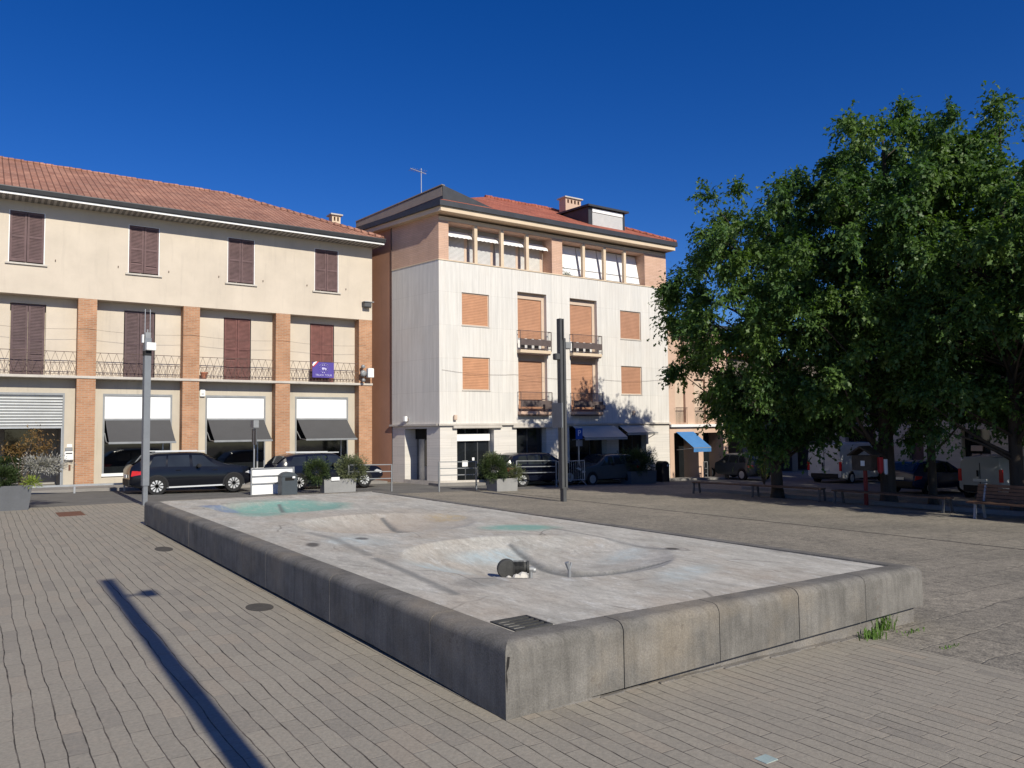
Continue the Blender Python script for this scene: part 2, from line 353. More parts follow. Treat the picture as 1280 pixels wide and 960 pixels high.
# ------------------------------------------------------------------ mesh helpers
class MB:
    def __init__(s): s.v = []; s.f = []
    def quad(s, *p):
        i = len(s.v); s.v += [tuple(q) for q in p]; s.f.append(tuple(range(i, i+len(p)))); return s
    def box(s, x0, x1, y0, y1, z0, z1):
        i = len(s.v)
        s.v += [(x, y, z) for z in (z0, z1) for y in (y0, y1) for x in (x0, x1)]
        for f in ((0,2,3,1),(4,5,7,6),(0,1,5,4),(2,6,7,3),(0,4,6,2),(1,3,7,5)): s.f.append(tuple(i+k for k in f))
        return s
    def prism(s, poly, fn):   # poly of 2d pts, fn(pt, k) -> 3d for k = 0, 1
        i = len(s.v); n = len(poly)
        s.v += [tuple(fn(p, 0)) for p in poly] + [tuple(fn(p, 1)) for p in poly]
        s.f.append(tuple(i+k for k in range(n))[::-1]); s.f.append(tuple(i+n+k for k in range(n)))
        for k in range(n):
            j = (k+1) % n; s.f.append((i+k, i+j, i+n+j, i+n+k))
        return s
    def tube(s, p0, p1, r0, r1=None, n=8, cap=True):
        if r1 is None: r1 = r0
        p0 = Vector(p0); p1 = Vector(p1); d = (p1-p0).normalized()
        a = d.orthogonal().normalized(); b = d.cross(a); i = len(s.v)
        for p, r in ((p0, r0), (p1, r1)):
            for k in range(n):
                t = 2*PI*k/n; s.v.append(tuple(p + a*(r*math.cos(t)) + b*(r*math.sin(t))))
        for k in range(n):
            j = (k+1) % n; s.f.append((i+k, i+j, i+n+j, i+n+k))
        if cap: s.f.append(tuple(i+k for k in range(n))[::-1]); s.f.append(tuple(i+n+k for k in range(n)))
        return s
    def bar(s, p0, p1, w, h=None):  # square bar
        h = h or w; p0 = Vector(p0); p1 = Vector(p1); d = (p1-p0).normalized()
        up = Vector((0,0,1)) if abs(d.z) < .9 else Vector((0,1,0))
        a = d.cross(up).normalized()*(w/2); b = a.cross(d).normalized()*(h/2); i = len(s.v)
        for p in (p0, p1): s.v += [tuple(p-a-b), tuple(p+a-b), tuple(p+a+b), tuple(p-a+b)]
        for f in ((0,3,2,1),(4,5,6,7),(0,1,5,4),(1,2,6,5),(2,3,7,6),(3,0,4,7)): s.f.append(tuple(i+k for k in f))
        return s
    def lathe(s, prof, c=(0,0,0), n=20, axis='z', cap=True):
        i = len(s.v)
        for r, z in prof:
            for k in range(n):
                t = 2*PI*k/n; q = (r*math.cos(t), r*math.sin(t), z)
                if axis == 'y': q = (q[0], q[2], q[1])
                if axis == 'x': q = (q[2], q[0], q[1])
                s.v.append((c[0]+q[0], c[1]+q[1], c[2]+q[2]))
        for a in range(len(prof)-1):
            for k in range(n):
                j = (k+1) % n; s.f.append((i+a*n+k, i+a*n+j, i+(a+1)*n+j, i+(a+1)*n+k))
        if cap: s.f.append(tuple(i+k for k in range(n))[::-1]); s.f.append(tuple(i+(len(prof)-1)*n+k for k in range(n)))
        return s
    def xf(s, fn): s.v = [tuple(fn(Vector(p))) for p in s.v]; return s
    def build(s, name, mat, parent=None, smooth=False, bevel=0, recalc=True, world=True):
        me = bpy.data.meshes.new(name)
        off = parent_loc(parent) if (parent is not None and world) else Vector((0,0,0))
        me.from_pydata([tuple(Vector(p)-off) for p in s.v], [], s.f)
        if recalc:
            bm = bmesh.new(); bm.from_mesh(me); bmesh.ops.recalc_face_normals(bm, faces=bm.faces)
            if bevel:
                bmesh.ops.bevel(bm, geom=[e for e in bm.edges if e.is_manifold and e.calc_face_angle(0) > .6], offset=bevel, segments=2, affect='EDGES', clamp_overlap=True)
            bm.to_mesh(me); bm.free()
        me.materials.append(mat)
        if smooth:
            for p in me.polygons: p.use_smooth = True
            if smooth == 'auto':
                bm = bmesh.new(); bm.from_mesh(me)
                for e in bm.edges:
                    if e.is_manifold and e.calc_face_angle(0) > .7: e.smooth = False
                bm.to_mesh(me); bm.free()
        o = bpy.data.objects.new(name, me); COL.objects.link(o)
        if parent is not None: o.parent = parent
        return o
def parent_loc(o):
    v = Vector((0,0,0))
    while o is not None: v += o.location; o = o.parent
    return v
def tag(o, label, cat, group=None):
    o['label'] = label; o['category'] = cat
    if group: o['group'] = group
    return o
def thing(name, label, cat, loc=(0,0,0), rz=0, group=None):
    o = bpy.data.objects.new(name, None); COL.objects.link(o); o.empty_display_size = .2
    o.location = loc; o.rotation_euler = (0,0,rz); return tag(o, label, cat, group)
def struct(o): o['kind'] = 'structure'; return o
def copy_tree(o, loc=None, rz=None, label=None):
    c = o.copy(); COL.objects.link(c)
    if loc is not None: c.location = loc
    if rz is not None: c.rotation_euler = (0,0,rz)
    if label: c['label'] = label
    for ch in list(o.children):
        d = ch.copy(); COL.objects.link(d); d.parent = c
        for g in list(ch.children):
            e = g.copy(); COL.objects.link(e); e.parent = d
    return c
def text_mesh(s, size, name, mat, parent, loc, rot=(PI/2,0,0)):
    cu = bpy.data.curves.new('txt', 'FONT'); cu.body = s; cu.size = size; cu.align_x = 'CENTER'; cu.align_y = 'CENTER'; cu.extrude = .002
    to = bpy.data.objects.new('txt', cu); COL.objects.link(to)
    dg = bpy.context.evaluated_depsgraph_get(); me = bpy.data.meshes.new_from_object(to.evaluated_get(dg))
    bpy.data.objects.remove(to); me.materials.clear(); me.materials.append(mat)
    o = bpy.data.objects.new(name, me); COL.objects.link(o); o.parent = parent
    o.location = Vector(loc)-parent_loc(parent); o.rotation_euler = rot; return o

GX = [3.6, 8, 15, 22, 32, 45, 60]; GZ = [0, -.13, -.28, -.47, -.78, -1.15, -1.5]
def gz(x): return float(np.interp(x, GX, GZ))
def sheet(name, x0, x1, y0, y1, dz, mat, thick=0):
    xs = [x0] + [g for g in GX if x0 < g < x1] + [x1]; b = MB()
    for a, c in zip(xs, xs[1:]):
        za, zc = gz(a)+dz, gz(c)+dz
        b.quad((a,y0,za), (c,y0,zc), (c,y1,zc), (a,y1,za))
        if thick:
            b.quad((a,y0,za-thick), (c,y0,zc-thick), (c,y0,zc), (a,y0,za))
    if thick:
        for x in (x0, x1): b.quad((x,y0,gz(x)+dz-thick), (x,y1,gz(x)+dz-thick), (x,y1,gz(x)+dz), (x,y0,gz(x)+dz))
    return struct(b.build(name, mat, recalc=False))

# ------------------------------------------------------------------ ground
sheet('ground', -150, 250, -120, 300, 0, M['stone'])
sheet('brick_pavement', -40, 8.06, -25, 27.2, .004, M['paver'])
sheet('street', -60, 33.5, 27.2, 33.4, .004, M['asphalt'])
sheet('side_street', 33.5, 46, -60, 60, .004, M['asphalt'])
sheet('pavement', -40, 15.9, 33.4, 36.5, .12, M['sidewalk'], .12)
sheet('pavement', 17.0, 36, 30.35, 31.4, .12, M['sidewalk'], .12)
b = MB()   # slot drain running across the square
for y in np.arange(1, 28.5, .9): b.box(17.39, 17.46, y, y+.87, gz(17.4)-.05, gz(17.4)+.004)
struct(b.build('drain_channel', M['darkspot']))

# ------------------------------------------------------------------ pool (drained fountain)
PX0, PX1, PY0, PY1 = 3.33, 9.36, 4.95, 20.35
pool = thing('fountain_basin', 'long drained concrete fountain with a low coping wall and sunken painted bowls', 'fountain', (PX0, PY0, 0))
def ptop(x): return .575 - .012*(x-PX0)
CW = .26
prof = [(0, .0), (0, .475)]
for k in range(1, 7):
    a = k/6*PI/2; prof.append((.088*(1-math.cos(a)), .475+.088*math.sin(a)))
prof += [(CW-.008, .565), (CW, .555), (CW, .2), (.1, .0)]
def coping_run(n, start, end, fn, ms, me_):
    for k in range(n):
        a = start+(end-start)*k/n + (0 if k == 0 else .005); c = start+(end-start)*(k+1)/n - (0 if k == n-1 else .005)
        jit = random.uniform(-.0015, .0015)
        def f(p, e, a=a, c=c, k=k, jit=jit):
            t, z = p
            s = (a + (t if k == 0 and ms else 0)) if e == 0 else (c - (t if k == n-1 and me_ else 0))
            q = Vector(fn(s, t+jit, z)); lo = .004+.0065*(q.x-PX0)+.036*min(1, max(0, (q.y-PY0-.3)/1.5)); q.z = z+ptop(q.x)-.565 if z > .1 else lo; return q
        MB().prism(prof, f).build('coping_block', M['coping'], pool, smooth='auto')
coping_run(5, PX0, PX1, lambda s, t, z: (s, PY0+t, z), True, True)
coping_run(13, PY0, PY1, lambda s, t, z: (PX0+t, s, z), True, True)
coping_run(13, PY0, PY1, lambda s, t, z: (PX1-t, s, z), True, True)
coping_run(5, PX0, PX1, lambda s, t, z: (s, PY1-t, z), True, True)
b = MB(); b.box(PX0+.16, PX1-.09, PY0+.07, PY1-.09, -.5, .15); b.build('plinth', M['plinth'], pool)
b = MB()   # pale mortar in the joints of the left side
for k in range(1, 13):
    y = PY0+(PY1-PY0)*k/13; b.box(PX0+.0015, PX0+.08, y-.006, y+.006, .05, .34+.12*((k*7)%3)/2)
b.build('joint_mortar', M['mortar'], pool)
q = MB()   # broken edge where the two corner blocks meet
q.prism([(.012,.20),(.018,.30),(.010,.36),(.030,.40),(.040,.47),(.018,.475),(.008,.42),(.004,.30)], lambda p, k: (PX0+p[0], PY0-.003+.02*k, p[1])); q.build('chipped_edge', M['dark'], pool)
q = MB(); r_ = random.Random(5); xx = 3.6
while xx < 8.2:
    ww = r_.uniform(.1, .35); d_ = r_.uniform(.02, .06); q.box(xx, xx+ww, PY0+.05-d_, PY0+.072, gz(xx)-.02, gz(xx)+r_.uniform(.008, .016)); xx += ww-.01
q.build('mortar_bed', M['plinth'], pool)
# sunken bowls: height field
BX0, BX1, BY0, BY1 = PX0+CW+.022, PX1-CW-.03, PY0+CW+.004, PY1-CW-.03
nx, ny = 150, 400
xs = np.linspace(BX0, BX1, nx); ys = np.linspace(BY0, BY1, ny); Xg, Yg = np.meshgrid(xs, ys)
bowls = [(6.25, 8.5, 1.82, .31), (6.2, 13.0, 1.6, .22), (5.5, 17.2, 1.45, .19)]
CRY = np.array([-1.0,-.77,-.63,-.45,-.2,.13,.48,.81,1.0]); CRX = np.array([.86,.61,.43,.28,.17,.16,.24,.31,.33])
def crease_x(cx, r, y, cy): return cx + r*np.interp((y-cy)/r, CRY, CRX)
def poolh(X, Y):
    h = np.zeros_like(X)
    for cx, cy, r, D in bowls:
        d2 = ((X-cx)**2+(Y-cy)**2)/r**2
        m = np.clip(1-d2, 0, 1); hb = -D*m**.92
        cr = crease_x(cx, r, Y, cy)
        st = np.clip((X-cr)/.04, 0, 1)
        h = np.minimum(h, hb*(1-.22*st))
    return h
Hh = poolh(Xg, Yg)
Zg = .562 - .012*(Xg-PX0) + Hh + .004*np.sin(Xg*1.7)*np.sin(Yg*.9)
def nz_(sx, sy, seed):
    r_ = np.random.default_rng(seed); o = np.zeros_like(Xg)
    for k in range(7):
        a, c, e = r_.uniform(-3, 3), r_.uniform(-3, 3), r_.uniform(0, 6.3); o += np.sin(a*Xg*sx+c*Yg*sy+e)
    return o/4
def blob(cx, cy, rx, ry, rot=0, seed=1, soft=.35):
    dx, dy = Xg-cx, Yg-cy; c, s = math.cos(rot), math.sin(rot)
    d = np.sqrt(((dx*c+dy*s)/rx)**2+((-dx*s+dy*c)/ry)**2) + .18*nz_(1.6, 1.6, seed)
    return np.clip((1-d)/soft, 0, 1)
def line(pts, w, seed=3):
    o = np.full_like(Xg, 9.0)
    for (ax, ay), (bx, by) in zip(pts, pts[1:]):
        L2 = (bx-ax)**2+(by-ay)**2; t = np.clip(((Xg-ax)*(bx-ax)+(Yg-ay)*(by-ay))/L2, 0, 1)
        o = np.minimum(o, np.hypot(Xg-ax-t*(bx-ax), Yg-ay-t*(by-ay)))
    return np.clip(1.6-o/w, 0, 1)
att = {k: np.zeros_like(Xg) for k in ('tan','teal','blue','pale','stain','ochre','oil')}
def add(k, a): att[k] = np.maximum(att[k], a)
add('teal', blob(5.7, 17.3, 1.5, 1.9, 0, 4)); add('teal', blob(4.7, 15.9, .55, .75, 0, 5)*.8); add('teal', blob(7.7, 10.9, .8, .55, -.4, 6, .5))
add('blue', blob(4.5, 17.9, .35, .7, .3, 7)); add('blue', blob(5.35, 12.0, .2, .28, 0, 8)); add('blue', blob(5.9, 11.9, .22, .3, 0, 9)*.8)
add('tan', blob(6.5, 13.4, 1.7, 1.5, 0, 10, .5)); add('tan', blob(5.5, 14.9, 1.4, .7, 0, 11, .5)*.8)
add('pale', blob(4.9, 8.7, .7, .55, .6, 12, .6)); add('pale', blob(6.2, 9.6, .7, .4, 0, 13, .6)); add('pale', blob(7.5, 8.2, .5, .4, .4, 14, .6)*.7)
add('pale', blob(4.7, 11.2, .6, .9, .2, 15, .6)*.6); add('pale', blob(6.8, 6.3, .9, .3, .3, 16, .6)*.6); add('pale', blob(5.0, 17.0, .5, .5, 0, 17, .6)*.8)
add('ochre', blob(7.6, 13.3, .35, .6, 0, 18))
for cx, cy, r, D in bowls:
    yy = np.linspace(cy-r*.76, cy+r*.78, 20); add('stain', line([(float(crease_x(cx, r, y, cy))-.02, y) for y in yy], .035))
add('stain', line([(4.25, 9.3), (4.15, 8.2), (3.98, 6.8)], .05)*.8); add('stain', line([(4.5, 12.4), (4.55, 11.4), (4.3, 9.6)], .06)*.6)
add('stain', line([(8.1, 10.6), (8.0, 9.2), (7.9, 7.6)], .03)*.7); add('oil', blob(8.0, 7.7, .12, .14, 0, 19)); add('oil', blob(4.05, 11.0, .12, .3, -.3, 20)*.9)
add('oil', blob(4.9, 11.2, .1, .16, 0, 21)*.8); add('stain', blob(4.5, 7.2, .4, .3, 0, 22)*.5)
me = bpy.data.meshes.new('basin_floor')
vv = np.stack([Xg-PX0, Yg-PY0, Zg], -1).reshape(-1, 3)
idx = np.arange(nx*ny).reshape(ny, nx)
ff = np.stack([idx[:-1,:-1], idx[:-1,1:], idx[1:,1:], idx[1:,:-1]], -1).reshape(-1, 4)
me.from_pydata(vv.tolist(), [], ff.tolist())
for k, a in att.items():
    at = me.attributes.new(k, 'FLOAT', 'POINT'); at.data.foreach_set('value', a.reshape(-1).astype(np.float32))
for p in me.polygons: p.use_smooth = True
me.materials.append(M['basin'])
o = bpy.data.objects.new('basin_floor', me); COL.objects.link(o); o.parent = pool
# drain grate in the near corner
b = MB(); gx, gy, gzz = 3.625, 5.235, .552
for k in range(5): b.box(gx+.02, gx+.36, gy+.02+k*.075, gy+.05+k*.075, gzz, gzz+.016)
b.box(gx, gx+.38, gy, gy+.02, gzz, gzz+.018).box(gx, gx+.38, gy+.36, gy+.38, gzz, gzz+.018).box(gx, gx+.02, gy+.02, gy+.36, gzz, gzz+.018).box(gx+.36, gx+.38, gy+.02, gy+.36, gzz, gzz+.018)
gr = b.build('drain_grate', M['pump'], pool)
MB().box(gx+.005, gx+.375, gy+.005, gy+.375, gzz-.03, gzz+.004).build('pit', M['dark'], pool)

# pump left in the near bowl
def zpool(x, y): return .562 - .012*(x-PX0) + float(poolh(np.array([[x]]), np.array([[y]]))[0,0])
PPX, PPY = 5.83, 8.42; pz = zpool(PPX, PPY)
pump = thing('water_pump', 'black cast iron pump lying in the nearest sunken bowl of the fountain', 'pump', (PPX, PPY, pz), R(-32)); pump.scale = (.74, .74, .74)
def lb(): return MB()
lb().lathe([(.02,-.09),(.15,-.09),(.17,-.06),(.17,.03),(.15,.05),(.02,.05)], (-.15,0,.19), 26, 'y').build('volute', M['pump'], pump, smooth='auto', world=False)
lb().lathe([(.05,-.1),(.09,-.1),(.09,.15),(.11,.15),(.11,.19),(.03,.19)], (.06,0,.21), 16, 'x').build('motor', M['pump'], pump, smooth='auto', world=False)
b = lb()
for k in range(9): b.box(-.03+k*.022, -.022+k*.022, -.1, .1, .12, .315)
b.build('cooling_fins', M['pump'], pump, world=False)
lb().box(-.02,.16,-.08,.08,.0,.11).build('foot', M['pump'], pump, world=False, bevel=.01)
lb().tube((.28,0,.0),(.28,0,.17),.035).tube((.28,0,.15),(.36,.02,.15),.045).tube((.25,0,.17),(.33,0,.17),.05).build('outlet_valve', M['greymetal'], pump, world=False)
vx, vy = 6.1, 7.62
val = thing('standpipe', 'small grey forked standpipe beside the pump in the bowl', 'pipe', (vx, vy, zpool(vx, vy)))
lb().tube((0,0,-.02),(0,0,.17),.022).tube((0,0,.14),(-.04,.0,.25),.018,.03).tube((0,0,.14),(.035,.0,.24),.015).build('pipe', M['greymetal'], val, world=False)
lb().lathe([(.01,0),(.06,0),(.06,.02),(.03,.03)], (0,0,0), 12).build('flange', M['rustiron'], val, world=False)
for k, (dx, dy, s_) in enumerate(((-.13,-.20,.06), (-.05,-.22,.075), (-.20,-.15,.045))):
    x, y = PPX+dx, PPY+dy; b = MB(); b.lathe([(s_*.7,0),(s_,s_*.5),(s_*.8,s_*1.3),(s_*.3,s_*1.7)], (0,0,0), 7)
    o = b.build('plastic_scrap', M['ptfe']); o.location = (x, y, zpool(x, y)-.01); o.rotation_euler = (.2*k, .3, k)
    tag(o, ['white scrap in the middle of three in front of the pump', 'largest white scrap in front of the pump', 'smallest white scrap, leftmost of three in front of the pump'][k], 'scrap', 'white scraps by the pump')

# ------------------------------------------------------------------ building walls with openings
def wall(b, fn, u0, u1, z0, z1, ops, depth):   # fn(u, d, z): d is depth into the wall
    us = sorted({u0, u1, *[k for o in ops for k in o[:2]]}); zs = sorted({z0, z1, *[k for o in ops for k in o[2:4]]})
    us = [u for u in us if u0 <= u <= u1]; zs = [z for z in zs if z0 <= z <= z1]
    for a, c in zip(us, us[1:]):
        for e, g in zip(zs, zs[1:]):
            mu, mz = (a+c)/2, (e+g)/2
            if any(o[0] < mu < o[1] and o[2] < mz < o[3] for o in ops): continue
            b.quad(fn(a,0,e), fn(c,0,e), fn(c,0,g), fn(a,0,g))
    for o in ops:
        a, c, e, g = o[:4]; d = o[4] if len(o) > 4 else depth
        b.quad(fn(a,0,e), fn(a,d,e), fn(a,d,g), fn(a,0,g)); b.quad(fn(c,0,e), fn(c,0,g), fn(c,d,g), fn(c,d,e))
        b.quad(fn(a,0,g), fn(a,d,g), fn(c,d,g), fn(c,0,g))
        b.quad(fn(a,0,e), fn(c,0,e), fn(c,d,e), fn(a,d,e))
    return b

# ---- left building
BY, BK = 35.0, 35.53; BXL, BXR = -8.75, 15.85
b1 = thing('cream_building', 'three storey cream building with brick columns and brown shutters on the left', 'building', (3.5, BY, 0))
cols = [3.53-3.985*k for k in range(3, 0, -1)] + [3.53, 7.475, 11.445, 15.5]
wins = [c for c in (-6.5, -2.55, 1.405, 5.56, 9.535, 13.515)]
f0 = lambda u, d, z: (u, BY+d, z); fk = lambda u, d, z: (u, BK+d, z)
b = wall(MB(), f0, BXL, BXR, 7.6, 11.2, [(w-.6, w+.6, 8.80, 10.84) for w in wins], .14)
b.quad((BXL,BY,7.6), (BXR,BY,7.6), (BXR,BK+.01,7.6), (BXL,BK+.01,7.6))
b.box(BXL, BXR-.003, BK+.3, 46, 4.43, 11.2).box(BXL, BXR-.003, BK+3.6, 46, -.3, 4.42).box(BXR-.3, BXR-.003, BK+.3, BK+3.6, -.3, 4.42)
b.build('upper_wall', M['cream'], b1)
doors = [1.53-7.97, 1.53-3.985, 1.53, 5.52, 9.54, 13.5]
shops = [(-7.25,-4.62), (-3.27,-.63), (.2,2.84), (4.2,6.84), (8.2,10.82), (12.2,14.82)]
b = wall(MB(), fk, BXL, BXR-.02, 4.45, 7.6, [(d-.6, d+.6, 4.5, 7.31) for d in doors], .12)
b.build('balcony_wall', M['cream'], b1)
b = wall(MB(), fk, BXL, BXR-.02, -.4, 4.42, [(a, c, -.02 if i == 2 else .45, 3.82, .28) for i, (a, c) in enumerate(shops)], .28)
b.build('shop_wall', M['cream_dark'], b1)
for i, c in enumerate(cols):
    MB().box(c-.335, c+.335 if i < 6 else BXR-.004, BY+.004, BK+.1, -.4, 7.599).build('brick_column', M['brick'], b1)
MB().box(BXL-.03, BXR+.02, BY-.04, BK+.02, 4.39, 4.495).build('balcony_slab', M['trim'], b1, bevel=.01)
def shutter_pair(w, z0, z1, y, mat, parent, name='shutter'):
    fr = MB(); W = .565
    for s in (-1, 1):
        a, c = sorted((w+s*.008, w+s*W)); t = .075
        fr.box(a, a+t, y, y+.045, z0, z1).box(c-t, c, y, y+.045, z0, z1)
        for zz in (z0, (z0+z1)/2-.04, z1-.09): fr.box(a+t, c-t, y+.002, y+.043, zz, zz+.09)
        n = int((z1-z0)/.062)
        for k in range(n):
            zz = z0+.09+k*(z1-z0-.18)/n
            if random.random() < .015: continue
            fr.quad((a+t, y+.012, zz), (c-t, y+.012, zz), (c-t, y+.036, zz+.055), (a+t, y+.036, zz+.055))
        fr.quad((a, y+.05, z0), (c, y+.05, z0), (c, y+.05, z1), (a, y+.05, z1))
    return fr.build(name, mat, parent, recalc=False)
for k, w in enumerate(wins):
    wf = MB(); x0, x1, z0, z1 = w-.6, w+.6, 8.80, 10.84
    wf.box(x0+.001, x0+.032, BY+.02, BY+.13, z0, z1).box(x1-.032, x1-.001, BY+.02, BY+.13, z0, z1).box(x0+.032, x1-.032, BY+.02, BY+.13, z1-.02, z1-.001)
    win = wf.build('window_frame', M['flatwhite'], b1)
    shutter_pair(w, z0+.06, z1-.03, BY+.03, M['shutter'], win)
    MB().box(w-.98,w-.95,BY-.04,BY+.01,8.98,9.05).box(w+.95,w+.98,BY-.04,BY+.01,8.98,9.05).build('shutter_stay', M['iron'], win)
    MB().box(w-.7, w+.7, BY-.07, BY+.1, 8.735, 8.80).build('window_sill', M['trim'], win)
for k, d in enumerate(doors):
    shutter_pair(d, 4.5, 7.29, BK+.02, M['shutter_red'] if k in (4, 5) else M['shutter'], b1, 'door_shutter')
for c0, c1 in zip(cols, cols[1:]):
    b = MB(); a, c = c0+.335, c1-.335; y = BY+.05
    for z, w in ((5.44,.022), (5.0,.02), (4.56,.016)): b.box(a, c, y-w/2, y+w/2, z-w/2, z+w/2)
    n = 22; st = (c-a)/n
    for k in range(n):
        x = a+k*st; up = k % 2 == 0
        b.bar((x, y, 5.0 if up else 5.44), (x+st, y, 5.44 if up else 5.0), .011)
        b.bar((x, y, 4.56), (x+st, y, 5.0), .011); b.bar((x+st, y, 4.56), (x, y, 5.0), .011)
        if k % 2 == 0: b.bar((x, y, 4.5), (x, y, 5.0), .014)
    b.build('balcony_railing', M['iron'], b1, recalc=False)
# shop fronts
for i, (a, c) in enumerate(shops):
    zb = .46 if i != 2 else 0.0
    b = MB(); y0, y1 = BK-.02, BK+.1
    b.box(a+.001, a+.07, y0, y1, zb, 3.819).box(c-.07, c-.001, y0, y1, zb, 3.819).box(a+.07, c-.07, y0, y1, 3.73, 3.819)
    fr = b.build('shop_frame', M['greymetal'], b1)
    if i == 2:
        MB().box(a+.07, c-.07, BK+.03, BK+.05, 2.47, 3.73).build('roller_shutter', M['galv'], fr)
        MB().box(a+.07, c-.07, BK+.01, BK+.07, 2.42, 2.47).build('shutter_bar', M['silver'], fr)
        q = MB(); q.quad((a,BK+.28,-.02),(c,BK+.28,-.02),(c,BK+3.4,.05),(a,BK+3.4,.05)); q.build('passage_floor', M['sidewalk'], b1)
        q = MB(); q.quad((a,BK+3.4,-.02),(c,BK+3.4,-.02),(c,BK+3.4,3.8),(a,BK+3.4,3.8)); q.quad((a,BK+.29,-.02),(a,BK+3.4,-.02),(a,BK+3.4,3.8),(a,BK+.29,3.8)); q.quad((c,BK+.29,-.02),(c,BK+3.4,-.02),(c,BK+3.4,3.8),(c,BK+.29,3.8)); q.quad((a,BK+.29,3.8),(c,BK+.29,3.8),(c,BK+3.4,3.8),(a,BK+3.4,3.8))
        q.build('passage_wall', M['greywall'], b1)
        MB().box(a+.75, a+1.9, BK+3.36, BK+3.39, 1.1, 2.9).build('passage_window', M['glass'], b1)
        MB().box(c-.10, c-.072, BK-.01, BK+.06, 0, 2.42).build('guide_rail', M['silver'], fr)
    else:
        MB().box(a+.07, c-.07, BK+.02, BK+.06, 2.79, 3.73).build('fascia_panel', M['flatwhite'], fr)
        MB().box(a+.07, c-.07, BK+.06, BK+.08, .56, 2.79).build('shop_window', M['glass'], fr)
        q = MB(); q.box(c-.37, c-.31, BK+.02, BK+.055, .56, 2.2); q.build('mullion', M['silver'], fr)
        MB().box(a-.02, c+.02, BK-.06, BK+.28, .44, .56).build('shop_sill', M['white'], fr)
        # awning: sloping canvas, roller box, front bar and side arms
        aw = MB(); ya, za, yb, zbm = BK-.06, 2.76, 34.25, 1.84; x0, x1 = a+.09, c-.09
        nseg = 10
        for k in range(nseg):
            t0, t1 = k/nseg, (k+1)/nseg; sag = lambda t: -.035*math.sin(PI*t)
            p = lambda x, t: (x, ya+(yb-ya)*t, za+(zbm-za)*t+sag(t))
            aw.quad(p(x0,t0), p(x1,t0), p(x1,t1), p(x0,t1))
        o = aw.build('awning', M['awning'], b1, smooth=True, recalc=False)
        MB().box(x0-.02, x1+.02, yb-.04, yb+.02, zbm-.075, zbm+.01).build('front_bar', M['greymetal'], o, bevel=.01)
        MB().box(x0-.02, x1+.02, BK-.12, BK-.01, 2.72, 2.80).build('roller_box', M['greymetal'], o, bevel=.01)
        q = MB()
        for x in (x0-.01, x1+.01): q.bar((x, BK-.02, 2.2), (x, (BK+yb)/2+.1, 1.85), .03).bar((x, (BK+yb)/2+.1, 1.85), (x, yb, zbm-.03), .03)
        q.build('arm', M['greymetal'], o)
# eaves and roof
EY = 34.2; RX = 16.12; LX = BXL-.7
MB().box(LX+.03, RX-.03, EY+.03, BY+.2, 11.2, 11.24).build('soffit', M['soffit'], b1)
MB().box(LX, RX, EY-.04, EY+.03, 11.22, 11.30).build('eave_trim', M['white'], b1)
b = MB(); b.prism([(0,0),(0,.19),(-.02,.2),(-.16,.2),(-.17,.17),(-.13,.02),(-.1,0)], lambda p, k: ((LX-.03, RX+.05)[k], EY+.02+p[0], 11.305+p[1]))
b.build('gutter', M['darkmetal'], b1)
b = MB(); zr = 14.57; rx1, ry = 10.3, 41.0; by_ = 47.8; z0 = 11.5
b.quad((LX,EY-.1,z0),(RX,EY-.1,z0),(rx1,ry,zr),(LX,ry,zr)).quad((RX,EY-.1,z0),(RX,by_,z0),(rx1,ry,zr)).quad((RX,by_,z0),(LX,by_,z0),(LX,ry,zr),(rx1,ry,zr))
b.quad((LX,EY-.1,z0),(LX,ry,zr),(LX,by_,z0)); b.quad((LX,EY-.1,z0-.02),(RX,EY-.1,z0-.02),(RX,by_,z0-.02),(LX,by_,z0-.02))
roof = b.build('roof', M['tiles'], b1)
b = MB()
def ridge_tiles(p0, p1, st=.38):
    p0, p1 = Vector(p0), Vector(p1); n = int((p1-p0).length/st)
    for k in range(n):
        a = p0.lerp(p1, k/n); c = p0.lerp(p1, (k+1.12)/n); j = Vector((0,0,random.uniform(-.01,.02)))
        b.tube(a+j, c+j, .10, .125, 8)
ridge_tiles((LX,ry,zr-.02), (rx1,ry,zr-.02)); ridge_tiles((RX-.05,EY-.05,z0+.03), (rx1,ry,zr-.02)); b.build('ridge_tiles', M['tiles'], roof)
def chimney(x, y, z0, z1, w, d, mat, parent, nsl=3):
    b = MB(); h = z1-z0
    b.box(x-w/2, x+w/2, y-d/2, y+d/2, z0, z1-.32)
    # slotted head: little piers with gaps
    for k in range(nsl+1):
        t = w/(2*nsl+1); xx = x-w/2+2*k*t
        b.box(xx, xx+t, y-d/2, y+d/2, z1-.32, z1-.1)
    b.box(x-w/2, x+w/2, y-d/2, y+d/2, z1-.1, z1-.02)
    o = b.build('chimney', mat, parent)
    MB().box(x-w/2-.1, x+w/2+.1, y-d/2-.1, y+d/2+.1, z1-.02, z1+.05).build('cap', M['trim'], o)
    return o
